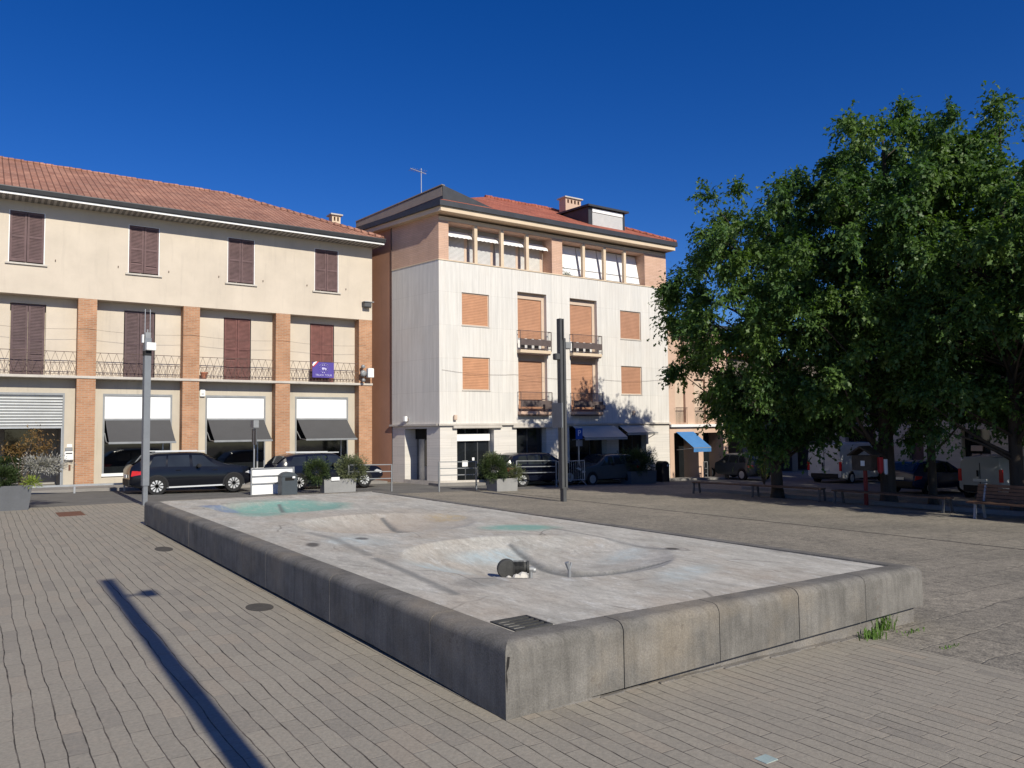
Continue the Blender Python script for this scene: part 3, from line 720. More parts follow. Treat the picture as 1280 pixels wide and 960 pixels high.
# sub-part of the roof
c_ = chimney(15.1, 38, 11.7, 13.4, .46, .46, M['sandband'], roof, 2)
for (nm, lab, cat, box, mt) in (
    ('floodlight', 'dark floodlight on the upper right end of the cream wall', 'floodlight', (15.33,15.70,BY-.3,BY-.02,8.2,8.42), 'lampdark'),
    ('alarm_box', 'white alarm box left of the middle awning on the cream shop wall', 'alarm box', (7.95,8.17,BK-.1,BK-.002,3.75,4.05), 'white'),
    ('letterbox', 'pale letterbox on the cream pier beside the half open roller shutter', 'letterbox', (2.86,3.17,BK-.16,BK-.002,1.15,1.50), 'white')):
    x0,x1,y0,y1,zz0,zz1 = box
    t = thing(nm, lab, cat, (x0, y1, zz0))
    MB().box(x0,x1,y0,y1,zz0,zz1).build('casing', M[mt], t, bevel=.02)
    if nm == 'floodlight': MB().box(x0-.03,x1+.1,y0-.05,y1,zz1+.01,zz1+.05).build('hood', M['greymetal'], t)
    elif nm == 'alarm_box': MB().box(x0+.06,x1-.06,y0-.02,y0+.01,zz0+.1,zz0+.16).build('lamp', M['headlamp'], t)
    else: MB().box(x0+.04,x1-.04,y0-.008,y0+.002,zz1-.1,zz1-.06).build('slot', M['dark'], t); MB().box(x0+.03,x1-.03,y0+.02,y1,zz1+.02,zz1+.14).build('newspaper', M['greymetal'], t)
tag(MB().box(2.95,3.13,BK-.02,BK-.001,1.66,1.78).build('name_plate', M['white']), 'small white plate above the letterbox on the cream pier', 'plate')
tag(MB().box(3.02,3.09,BK-.03,BK-.001,.74,.96).build('intercom', M['rustiron']), 'narrow brown intercom below the letterbox on the cream pier', 'intercom')
t = thing('siren_box', 'white box with a round siren on the end brick column', 'antenna', (15.5, BY, 4.6))
MB().box(15.45,15.75,BY-.45,BY-.2,4.75,5.2).build('casing', M['white'], t, bevel=.02)
MB().lathe([(.05,-.1),(.13,-.1),(.17,0),(.13,.08),(.05,.08)], (15.28,BY-.25,4.95), 14, 'y').build('dish', M['greymetal'], t, smooth=True)
MB().lathe([(.03,-.1),(.08,-.1),(.1,0),(.03,.06)], (15.28,BY-.2,5.28), 12, 'y').lathe([(.03,-.08),(.09,-.06),(.07,.06)], (15.3,BY-.2,4.62), 12, 'y').build('siren', M['greymetal'], t, smooth=True)
MB().bar((15.3,BY-.2,4.7),(15.3,BY-.0,4.7),.04).bar((15.6,BY-.2,4.9),(15.6,BY,4.9),.04).build('bracket', M['greymetal'], t)
def cable(label, pts, r=.008):
    b = MB()
    for a, c in zip(pts, pts[1:]):
        a, c = Vector(a), Vector(c)
        for k in range(6):
            f, g = k/6, (k+1)/6; sg = lambda t: Vector((0,0,-.10*4*t*(1-t)))
            b.tube(a.lerp(c,f)+sg(f), a.lerp(c,g)+sg(g), r, n=5)
    return tag(b.build('cable', M['iron']), label, 'cable')
cable('thin cable sagging across the cream balcony wall from column to column', [(c, BY-.015, 6.45-.02*k) for k, c in enumerate(cols)], .005)
cable('thin cable running between the two rows of windows on the travertine wall', [(17.5,30.97,4.95),(21.6,30.97,4.85),(27.1,30.97,4.75),(32.1,30.97,4.9)], .005)
# banner on the balcony
bx0, bx1, bz0, bz1 = 12.83, 13.88, 4.70, 5.43; byy = BY-.02
ban = thing('banner', 'purple banner with a truck emblem tied to the balcony railing', 'banner', (bx0, byy, bz0))
b = MB(); n = 10
for k in range(n):
    xa, xb_ = bx0+(bx1-bx0)*k/n, bx0+(bx1-bx0)*(k+1)/n; wv = lambda x: .012*math.sin(x*9)
    b.prism([(0,0),(0,1)], lambda p, e: (0,0,0)) if False else None
    b.quad((xa,byy+wv(xa),bz0),(xb_,byy+wv(xb_),bz0),(xb_,byy+wv(xb_),bz1),(xa,byy+wv(xa),bz1))
    b.quad((xa,byy+.006+wv(xa),bz0),(xb_,byy+.006+wv(xb_),bz0),(xb_,byy+.006+wv(xb_),bz1),(xa,byy+.006+wv(xa),bz1))
b.build('sheet', M['purple'], ban, smooth=True, recalc=False)
y_ = byy-.018
q = MB(); q.prism([(bx0-.01,bz1-.26),(bx0+.10,bz1-.19),(bx0+.30,bz1+.02),(bx0+.2,bz1+.02)], lambda p, k: (p[0], y_-.004*k, p[1])); q.build('red_stripe', M['red'], ban)
q = MB(); q.prism([(bx0-.02,bz1-.15),(bx0+.04,bz1-.03),(bx0+.17,bz1+.025),(bx0+.22,bz1+.02),(bx0+.02,bz1-.2)], lambda p, k: (p[0], y_-.006-.004*k, p[1])); q.build('white_stripe', M['flatwhite'], ban)
q = MB(); cx_, cz_ = (bx0+bx1)/2+.03, bz0+.42
for k in range(13):
    a = 2*PI*k/13; q.bar((cx_+.155*math.cos(a), y_, cz_+.155*math.sin(a)), (cx_+.21*math.cos(a), y_, cz_+.21*math.sin(a)), .03, .006)
for k in range(8):
    a, c = R(35+k*13.7), R(35+(k+1)*13.7); q.bar((cx_+.27*math.cos(a), y_, cz_+.25*math.sin(a)), (cx_+.27*math.cos(c), y_, cz_+.25*math.sin(c)), .02, .006)
q.box(cx_-.1,cx_+.03,y_-.004,y_,cz_-.03,cz_+.06).prism([(.04,-.03),(.13,-.03),(.13,.0),(.09,.04),(.04,.04)], lambda p, k: (cx_+p[0], y_-.004*k, cz_+p[1]))
q.lathe([(.001,0),(.026,0),(.026,.004)], (cx_-.05,y_-.004,cz_-.045), 10, 'y').lathe([(.001,0),(.026,0),(.026,.004)], (cx_+.08,y_-.004,cz_-.045), 10, 'y')
q.build('emblem', M['lilac'], ban)
text_mesh('TRUCK TOUR', .13, 'lettering', M['lilac'], ban, (cx_-.01, y_, bz0+.115))
t = thing('flower_pot', 'terracotta flower pot on the balcony beside the second brick column in view', 'flower pot', (8.05, BY+.2, 4.5))
MB().lathe([(.10,0),(.145,.24),(.165,.24),(.165,.30),(.14,.30),(.13,.27),(.01,.26)], (8.05,BY+.2,4.5), 16).build('pot', M['terracotta'], t, smooth='auto')
MB().lathe([(.12,0),(.01,.012)], (8.05,BY+.2,4.762), 12).build('soil', M['soil'], t)

# ---- middle building (travertine)
CX, CY = 17.37, 31.0; th = R(10.8); FXR = 32.2
b2 = thing('travertine_building', 'four storey pale travertine building with terracotta roller blinds and a peach top storey', 'building', (CX, CY, -.3))
sdx, sdy = -math.sin(th), math.cos(th); nix, niy = math.cos(th), math.sin(th)
ff2 = lambda u, d, z: (u, CY+d, z)
fs = lambda s, d, z: (CX+s*sdx+d*nix, CY+s*sdy+d*niy, z)
sq = [(18.59,20.12,7.09,8.64), (18.6,20.14,4.04,5.6), (28.6,30.13,7.02,8.57), (28.6,30.13,4.0,5.54)]
bal = [(21.79,23.58,6.08,8.97), (25.1,26.94,6.08,8.94), (21.79,23.58,3.05,5.86), (25.1,26.94,3.05,5.84)]
wall(MB(), ff2, CX, FXR, 2.47, 10.08, [o+(.1,) for o in sq]+[o+(.27,) for o in bal], .1).build('travertine_wall', M['trav'], b2)
gops = [(18.3,20.35,-.6,2.3), (21.67,23.5,-.6,2.3), (24.97,27.5,-.6,2.3), (28.35,30.4,-.8,2.3)]
fg = lambda u, d, z: (u, CY+.03+d, z)
wall(MB(), fg, CX+.03, FXR, -1.0, 2.38, [o+(.45,) for o in gops], .45).build('ground_floor_wall', M['trav_h'], b2)
MB().box(CX+.02, FXR-.01, CY+.012, CY+.1, -1.0, -.12).xf(lambda p: Vector((p.x, p.y, p.z-(p.x-CX)*.03))).build('base_course', M['trim'], b2)
lops = [(17.9,23.98,10.10,11.92), (24.66,30.52,10.10,11.90)]
wall(MB(), ff2, CX, FXR, 10.08, 11.92, [o+(.8,) for o in lops], .8).build('top_storey_wall', M['peach_brick'], b2)
MB().box(CX-.0, FXR, CY-.004, CY+.2, 11.93, 12.12).build('beam', M['sandband'], b2)
MB().box(CX-.01, FXR+.01, CY-.03, CY+.06, 10.05, 10.10).build('string_course', M['sandband'], b2)
for a, c in ((17.9,23.98), (24.66,30.52)):
    for k in range(1, 4):
        x = a+(c-a)*k/4; MB().box(x-.085, x+.085, CY+.02, CY+.19, 10.10, 11.95).build('loggia_post', M['sandband'], b2)
# loggia backs
for i, (a, c) in enumerate(((17.9,23.98), (24.66,30.52))):
    y = CY+.8
    MB().box(a, c, y, y+.05, 10.1, 12.0).build('loggia_back', M['greywall'], b2)
    for k in range(4):
        x0, x1 = a+(c-a)*k/4+.1, a+(c-a)*(k+1)/4-.1
        if i == 0:
            MB().box(x0-.06, x1-.12, y-.04, y-.005, 10.12, 11.5).build('blind', M['blind'], b2)
            MB().box(x1-.11, x1+.06, y-.03, y-.004, 10.12, 11.5).build('loggia_window', M['tan'], b2)
            q = MB(); n = 12
            for j in range(n):
                u0, u1 = x0-.05+(x1+.1-x0)*j/n, x0-.05+(x1+.1-x0)*(j+1)/n
                q.quad((u0,y-.55,11.28+.03*(j%2)),(u1,y-.55,11.28+.03*((j+1)%2)),(u1,y-.5,11.42),(u0,y-.5,11.42)); q.quad((u0,y-.5,11.42),(u1,y-.5,11.42),(u1,y-.05,11.7),(u0,y-.05,11.7))
            q.build('valance', M['flatwhite'], b2, recalc=False)
        else:
            q = MB(); q.quad((x0-.08,y-.40,10.22),(x1+.08,y-.40,10.22),(x1+.08,y-.06,11.85),(x0-.08,y-.06,11.85)); q.build('awning', M['flatwhite'], b2, recalc=False)
            MB().bar((x0-.08,y-.41,10.22),(x1+.08,y-.41,10.22),.035).bar((x0-.08,y-.36,10.6),(x1+.08,y-.36,10.6),.02).build('awning_bar', M['greymetal'], b2)
# terrace plant
# side wall
sops = [(.96,2.63,-.35,2.25)]
wall(MB(), fs, 0, 3.61, 2.47, 10.08, [], .1).build('side_travertine_wall', M['trav'], b2)
wall(MB(), lambda s, d, z: fs(s, d+.03, z), .03, 3.61, -1.0, 2.38, [o+(.75,) for o in sops], .75).build('side_ground_wall', M['trav_h'], b2)
q = MB(); q.quad(fs(0,0,10.08), fs(3.61,0,10.08), fs(3.61,0,12.25), fs(0,0,12.25)); q.build('side_brick_wall', M['peach_brick'], b2)
q = MB(); q.quad(fs(3.61,-.001,-1.0), fs(11,-.001,-1.0), fs(11,-.001,12.25), fs(3.61,-.001,12.25)); q.build('side_plaster_wall', M['rust'], b2)
def sbox(b, s0, s1, d0, d1, z0, z1):
    i = len(b.v); bb = MB().box(s0, s1, d0, d1, z0, z1); bb.xf(lambda p: Vector(fs(p.x, p.y, p.z)))
    b.v += bb.v; b.f += [tuple(k+i for k in f) for f in bb.f]; return b
q = MB().box(CX-.08, FXR+.02, CY-.10, CY+.08, 2.38, 2.47); sbox(q, .085, 3.7, -.10, .06, 2.379, 2.469); q.build('cornice', M['trim'], b2)
sbox(MB(), 0, 3.63, -.02, .03, 10.06, 10.11).build('string_course', M['sandband'], b2)
sbox(MB(), 3.59, 3.65, -.03, .02, 2.4, 12.2).build('downpipe', M['iron'], b2)
sbox(MB(), .03, 2.7, .02, .035, -1, -.15).build('base_course', M['trim'], b2)
q = MB(); sbox(q, .96, 2.63, .76, .80, -.35, 2.25); q.build('doorway_back', M['plinth'], b2)
d_ = sbox(MB(), 1.0, 1.95, .70, .76, -.28, 1.7).build('side_door', M['glass'], b2)
sbox(MB(), 1.95, 2.35, .68, .74, -.3, 1.75).build('frame', M['silver'], d_); sbox(MB(), 1.0, 2.6, .66, .72, 1.75, 2.24).build('transom', M['dark'], d_)
sbox(MB(), 1.02, 1.93, .675, .70, -.28, .45).build('kick_panel', M['greymetal'], d_); sbox(MB(), .97, 2.6, .1, .7, -.4, -.28).build('doorstep', M['darkspot'], b2)
q = MB(); q.quad((FXR,CY,-1),(FXR,CY+13,-1),(FXR,CY+13,12.25),(FXR,CY,12.25)); bk_ = fs(13, 0, 0); q.quad((FXR,CY+13,-1),(bk_[0],CY+13,-1),(bk_[0],CY+13,12.25),(FXR,CY+13,12.25)); q.build('rear_wall', M['peach'], b2)
# square windows
for a, c, z0, z1 in sq:
    w = MB(); y = CY+.06; t_ = .05
    w.box(a+.001,a+t_,y,y+.05,z0+.001,z1-.001).box(c-t_,c-.001,y,y+.05,z0+.001,z1-.001).box(a+t_,c-t_,y,y+.05,z1-t_,z1-.001).box(a+t_,c-t_,y,y+.05,z0+.001,z0+t_)
    w = w.build('window_frame', M['tan'], b2)
    MB().box(a+t_,c-t_,y+.01,y+.035,z0+t_,z1-t_).build('roller_blind', M['roller'], w)
    MB().box(a-.02,c+.02,CY-.03,CY+.07,z0-.05,z0).build('sill', M['trim'], w)
# french windows with balconies
for i, (a, c, z0, z1) in enumerate(bal):
    y = CY+.27; w = MB(); t_ = .17
    w.box(a,a+t_,y-.05,y+.02,z0,z1).box(c-t_,c,y-.05,y+.02,z0,z1).box(a+t_,c-t_,y-.05,y+.02,z1-t_-.12,z1)
    w = w.build('door_frame', M['tan'], b2); zb = z0+.62 if i < 2 else z0
    MB().box(a+t_,c-t_,y,y+.03,zb,z1-.29).build('roller_blind', M['roller'], w)
    if i < 2:
        MB().box(a+t_,c-t_,y+.02,y+.04,z0,zb).build('glass_pane', M['glass'], w)
        q = MB()
        for k in range(4): xx = a+t_+(c-a-2*t_-.14)*k/3; q.box(xx,xx+.14,y-.01,y+.019,z0,zb)
        q.build('white_sash', M['white'], w)
    yb = CY-.30
    MB().box(a-.06, c+.06, yb, CY+.2, z0-.16, z0-.002).build('balcony_slab', M['peach'] if i > 1 else M['sandband'], b2, bevel=.01)
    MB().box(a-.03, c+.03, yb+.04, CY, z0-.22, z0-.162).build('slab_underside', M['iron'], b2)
    q = MB(); x0, x1 = a-.05, c+.07; zt = z0+.94
    for p0, p1 in (((x0,yb+.02,zt),(x1,yb+.02,zt)), ((x0,yb+.02,zt),(x0,CY,zt)), ((x1,yb+.02,zt),(x1,CY,zt)), ((x0,yb+.02,z0+.06),(x1,yb+.02,z0+.06))): q.bar(p0, p1, .028)
    for x in (x0, x1): q.bar((x,yb+.02,z0-.05),(x,yb+.02,zt),.03)
    n = 26
    for k in range(1, n): xx = x0+(x1-x0)*k/n; q.bar((xx,yb+.02,z0+.06),(xx,yb+.02,zt),.008)
    rl = q.build('balcony_railing', M['ironbrown'], b2, recalc=False)
    q = MB().box(x0+.02, x1-.0, yb-.005, yb+.008, z0+.22, z0+.52); q.box(x1-.008, x1+.006, yb+.01, CY-.05, z0+.22, z0+.52); q.build('metal_panel', M['ironbrown'], rl)
    if i in (2, 3): MB().box(x1-.6, x1-.02, yb-.2, yb-.01, z0+.1, z0+.34).build('flower_box', M['ironbrown'], rl)
# ground floor shops
def shopfront(a, c, z0, parts):
    y = CY+.48
    f = MB().box(a, a+.06, y-.06, y, z0, 2.3).box(c-.06, c, y-.06, y, z0, 2.3).box(a+.06, c-.06, y-.06, y, 2.2, 2.3).build('shop_frame', M['lampdark'], b2)
    MB().box(a+.06, c-.06, y-.03, y-.01, z0, 2.2).build('shop_window', M['glass'], f)
    q = MB()
    for k in range(1, parts): xx = a+(c-a)*k/parts; q.box(xx-.025, xx+.025, y-.05, y-.031, z0, 2.2)
    q.build('mullion', M['lampdark'], f); return f
f1 = shopfront(18.3, 20.35, -.55, 3)
MB().box(18.36, 20.29, CY+.30, CY+.41, 1.65, 1.98).build('sign_panel', M['flatwhite'], f1)
MB().box(18.8, 19.1, CY+.405, CY+.418, .45, .72).box(19.35, 19.47, CY+.405, CY+.418, .72, .86).build('notice', M['flatwhite'], f1)
shopfront(21.67, 23.5, -.6, 2); shopfront(24.97, 27.5, -.6, 3); shopfront(28.35, 30.4, -.75, 3)
MB().box(18.05, 20.75, CY-.12, CY+.02, 2.24, 2.37).build('awning_box', M['trim'], b2, bevel=.02)
MB().box(21.4, 23.9, CY-.12, CY+.02, 2.24, 2.37).build('awning_box', M['trim'], b2, bevel=.02)
for a, c, pr, zl in ((25.1, 28.0, 1.05, 1.72), (28.3, 30.55, .75, 1.93)):
    q = MB()
    q.quad((a,CY-.03,2.33),(c,CY-.03,2.33),(c,CY-pr,zl),(a,CY-pr,zl)).quad((a,CY-pr,zl),(c,CY-pr,zl),(c,CY-pr+.01,zl-.13),(a,CY-pr+.01,zl-.13))
    o = q.build('awning', M['beige_awning'], b2, recalc=False); MB().bar((a,CY-pr+.02,zl-.02),(c,CY-pr+.02,zl-.02),.04).build('front_bar', M['greymetal'], o)
    q = MB()
    for x in (a+.03, c-.03): q.bar((x,CY,1.6),(x,CY-pr+.03,zl-.03),.03)
    q.build('arm', M['greymetal'], o)
for nm, x, z, lab in (('wall_lamp', 20.45-2.3, 2.75, 'small boxy lamp above the cornice near the travertine corner'), ('wall_lamp', 29.4, 3.0, 'small hooked lamp above the cornice over the right awnings')):
    t = thing(nm, lab, 'wall lamp', (x, CY, z)); MB().box(x-.08,x+.08,CY-.16,CY-.03,z-.12,z+.12).build('casing', M['tan'], t, bevel=.02); MB().box(x-.03,x+.03,CY-.04,CY,z-.04,z+.04).build('bracket', M['greymetal'], t)
t = thing('wall_lamp', 'small white lamp above the side doorway of the travertine building', 'wall lamp', fs(2.35, 0, 2.72)); sbox(MB(), 2.28,2.45,-.22,-.06,2.6,2.85).build('casing', M['white'], t, bevel=.02); sbox(MB(), 2.3,2.4,-.06,0,2.62,2.74).build('bracket', M['iron'], t)
# eaves: fascia, gutter, roof
ov, os_ = .68, .42; EZ = 12.2
A = Vector((fs(0,-os_,0)[0]-.02, CY-ov, 0)); A.x = CX-os_/math.cos(th)+ov*math.tan(th)
Bk = Vector(fs(14, -os_, 0)); Dr = Vector((FXR+.28, CY-ov, 0)); Dk = Vector((FXR+.28, CY+13.5, 0))
ring = [A, Dr, Dk, Bk]
def band(name, out, z0, z1, mat):
    b = MB(); c = sum(ring, Vector())/4
    def off(p, o_):
        sx = -1 if p in (A, Bk) else 1; sy = -1 if p in (A, Dr) else 1
        return Vector((p.x+sx*o_, p.y+sy*o_, 0))
    r1 = [off(p, out) for p in ring]
    b.prism([(p.x, p.y) for p in r1], lambda p, k: (p[0], p[1], (z0, z1)[k])); return b.build(name, mat, b2)
band('fascia', -.10, 12.2, 12.42, M['sandband']); band('gutter', 0, 12.421, 12.66, M['darkmetal'])
rz2 = 15.3; r0 = Vector((23.3, 36.2, rz2)); r1 = Vector((27.6, 36.2, rz2)); e = 12.663
P = lambda p: (p.x, p.y, e)
b = MB(); b.quad(P(A), P(Dr), tuple(r1), tuple(r0)).quad(P(Dr), P(Dk), (27.6,39.5,rz2), tuple(r1)).quad(P(Bk), P(A), tuple(r0), (22.0,40.5,rz2)).quad(P(Dk), P(Bk), (22.0,40.5,rz2), (27.6,39.5,rz2)).quad(tuple(r0), tuple(r1), (27.6,39.5,rz2), (22.0,40.5,rz2))
roof2 = b.build('roof', M['tiles2'], b2)
b = MB(); ridge_tiles(tuple(r0), tuple(r1)); ridge_tiles((Dr.x-.05,Dr.y+.05,e+.03), tuple(r1)); b.build('ridge_tiles', M['tiles2'], roof2)
# raised metal upstand at the corner
def wz(x): return 13.52-(x-17.1)*.26
q = MB(); a0 = Vector((A.x+.35, A.y+.35, 0)); 
pA = (a0.x, a0.y); pB = (20.3, a0.y); s6 = fs(6.5, -os_+.3, 0); pC = (s6[0], s6[1])
q.prism([pA, pB, (pB[0], pB[1]+.1), (pA[0]+.1, pA[1]+.1)], lambda p, k: (p[0], p[1], 12.6 if k == 0 else 13.48-(p[0]-pA[0])*.24))
q.prism([pA, (pA[0]+.12, pA[1]+.1), (pC[0]+.12, pC[1]), pC], lambda p, k: (p[0], p[1], 12.6 if k == 0 else 13.48-(p[1]-pA[1])*.065))
up = q.build('roof_upstand', M['darkmetal'], b2)
q = MB(); q.bar((pA[0]+.05,pA[1]+.04,13.50),(pC[0]+.05,pC[1],13.09),.20,.05); q.bar((pA[0]-.012,pA[1]+.05,13.2),(pC[0]-.012,pC[1],12.88),.02,.42); q.build('capping', M['capmetal'], up)
# dormer
dx0, dx1, dy, dz0, dz1 = 26.9, 29.55, 31.5, 13.1, 14.15
q = MB(); q.quad((dx0,dy,dz0-.2),(dx0,dy,dz1),(dx0,34.2,dz1+.12),(dx0,34.2,dz0)).quad((dx1,dy,dz0-.2),(dx1,dy,dz1),(dx1,34.2,dz1+.12),(dx1,34.2,dz0)).quad((dx0,dy,dz0-.2),(dx1,dy,dz0-.2),(dx1,dy,dz1),(dx0,dy,dz1))
do = q.build('dormer', M['darkmetal'], b2, recalc=False)
q = MB(); q.prism([(dy-.2,dz1),(dy-.2,dz1+.1),(34.3,dz1+.25),(34.3,dz1+.15)], lambda p, k: ((dx0-.15,dx1+.15)[k], p[0], p[1])); q.build('dormer_roof', M['darkmetal'], do)
MB().box(dx0+.25,dx1-.2,dy-.03,dy-.004,dz0+.05,dz1-.28).build('roller_blind', M['blind'], do); MB().box(dx0+.25,dx1-.2,dy-.05,dy-.004,dz1-.25,dz1-.06).build('blind_box', M['flatwhite'], do)
chimney(28.4, 34.9, 13.9, 15.62, 1.15, .6, M['peach'], roof2, 4)
t = thing('tv_antenna', 'thin television aerial standing on the roof behind the corner of the travertine building', 'antenna', (19.4, 36.5, 13.6))
MB().bar((19.4,36.5,13.4),(19.4,36.5,16.3),.035).build('mast', M['silver'], t)
q = MB().bar((18.7,36.4,16.15),(19.7,36.5,16.05),.03)
for k in range(7): x = 18.75+k*.14; q.bar((x,36.2,16.12),(x,36.7,16.12),.015)
q.bar((19.1,36.5,14.6),(20.0,36.6,14.5),.03); q.build('aerial', M['silver'], t)

# ---- peach building to the right, partly behind the trees
b3 = thing('peach_building', 'low peach building with a blue awning between the travertine building and the trees', 'building', (FXR+.3, CY, -.8))
wall(MB(), lambda u, d, z: (u, CY+.05+d, z), FXR+.02, 37.2, 2.35, 8.0, [(32.75,33.6,2.45,5.0,.2), (34.35,35.3,2.45,5.0,.2), (36,36.8,2.45,5.0,.2), (32.75,33.6,5.6,7.4,.2)], .2).build('upper_wall', M['peach'], b3)
wall(MB(), lambda u, d, z: (u, CY+.05+d, z), FXR+.02, 37.2, -1.3, 2.2, [(32.6,34.6,-1.0,1.85,1.2), (35,36.8,-1.0,1.85,1.2)], 1.2).build('ground_floor_wall', M['peach'], b3)
MB().box(FXR+.03, 37.25, CY-.12, CY+.2, 2.2, 2.35).build('cornice', M['white'], b3)
MB().box(FXR+.1, 37.2, CY+.3, 40, 2.3, 7.9).build('back_wall', M['peach'], b3)
MB().box(FXR+.0, 37.5, CY-.4, 40.5, 8.0, 8.2).build('eave', M['darkmetal'], b3)
for a, c in ((32.6,34.6), (35,36.8)): MB().box(a, c, CY+1.2, CY+1.25, -1.0, 1.85).build('shop_window', M['glass'], b3)
for a, c in ((32.75,33.6), (34.35,35.3), (36,36.8)):
    MB().box(a, c, CY+.22, CY+.26, 2.4, 5.0).build('door_blind', M['tan'], b3)
    q = MB().bar((a-.05,CY-.05,3.3),(c+.05,CY-.05,3.3),.03); 
    for k in range(9): q.bar((a+(c-a)*k/8,CY-.05,2.36),(a+(c-a)*k/8,CY-.05,3.3),.016)
    q.build('balcony_railing', M['iron'], b3)
q = MB(); x0, x1 = 32.72, 34.15
q.quad((x0,CY,1.92),(x1,CY,1.92),(x1,CY-1.3,1.05),(x0,CY-1.3,1.05)).quad((x0,CY-1.3,1.05),(x1,CY-1.3,1.05),(x1,CY-1.29,.8),(x0,CY-1.29,.8))
o = q.build('awning', M['blue_awning'], b3, recalc=False); MB().bar((x0,CY-1.28,1.03),(x1,CY-1.28,1.03),.04).bar((x0+.03,CY,.9),(x0+.03,CY-1.28,1.02),.03).bar((x1-.03,CY,.9),(x1-.03,CY-1.28,1.02),.03).build('front_bar', M['greymetal'], o)

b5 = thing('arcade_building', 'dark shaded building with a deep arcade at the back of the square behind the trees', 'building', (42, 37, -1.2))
wall(MB(), lambda u, d, z: (u, 37+d, z), 37.3, 75, -1.8, 7.2, [(37.9+k*2.9, 40.1+k*2.9, -1.3, 2.0, 2.5) for k in range(12)] + [(38.3+k*2.9, 39.6+k*2.9, 3.3, 5.6, .2) for k in range(12)], .2).build('wall', M['darkwall'], b5)  # arcade wall painted dark to stand for deep shade
MB().box(37.3, 75, 36.6, 46, 7.2, 7.5).build('roof', M['tiles'], b5)
for k in range(12):
    MB().box(38.3+k*2.9, 39.6+k*2.9, 37.17, 37.22, 3.3, 5.6).build('window_shutter', M['shutter'], b5); MB().box(37.9+k*2.9, 40.1+k*2.9, 39.5, 39.55, -1.3, 2.0).build('shop_window', M['glass'], b5)
MB().box(37.3,54,37.6,46,-1,7.1).build('back_wall', M['dark'], b5) if False else None

# ---- pale stone building along the right
WX = 45.0
b4 = thing('stone_building', 'pale stone building seen between the tree trunks behind the parked vans', 'building', (WX, 20, -1.2))
f4 = lambda u, d, z: (WX+d, u, z)
ops4 = [(19.8, 21.3, -1.2, 1.9, .5), (26.3, 28.3, -1.2, 2.1, .5), (12.2, 15.2, -1.2, 2.1, .5), (23.4, 24.3, -1.2, 2.0, .4)]
up4 = [(y, y+1.3, 3.9, 6.0, .25) for y in np.arange(-8, 26, 3.1)]
wall(MB(), f4, -14, 29.2, -1.6, 8.0, ops4+[tuple(float(k) for k in o) for o in up4], .3).build('wall', M['stonewall'], b4)
MB().box(WX-.06, WX+.05, -14, 29.2, 2.55, 2.75).build('string_course', M['trim'], b4)
MB().box(WX-.5, WX+10, -14.5, 29.4, 8.0, 8.3).build('roof', M['tiles'], b4)
for o in ops4: MB().box(WX+.42 if o[4] > .4 else WX+.35, WX+.47 if o[4] > .4 else WX+.4, o[0], o[1], o[2], o[3]).build('shop_window', M['glass'] if o[0] != 23.4 else M['shutter'], b4)
for o in up4: MB().box(WX+.15, WX+.2, float(o[0]), float(o[1]), o[2], o[3]).build('window_shutter', M['shutter'], b4)
q = MB().box(WX+.3, WX+.4, 20.35, 20.95, .7, 1.0).box(WX+.3, WX+.4, 20.0, 20.4, .35, .55).box(WX+.3, WX+.4, 20.5, 20.9, .35, .55)
q.build('shop_notice', M['autumnsign'] if 'autumnsign' in M else M['tan'], b4)

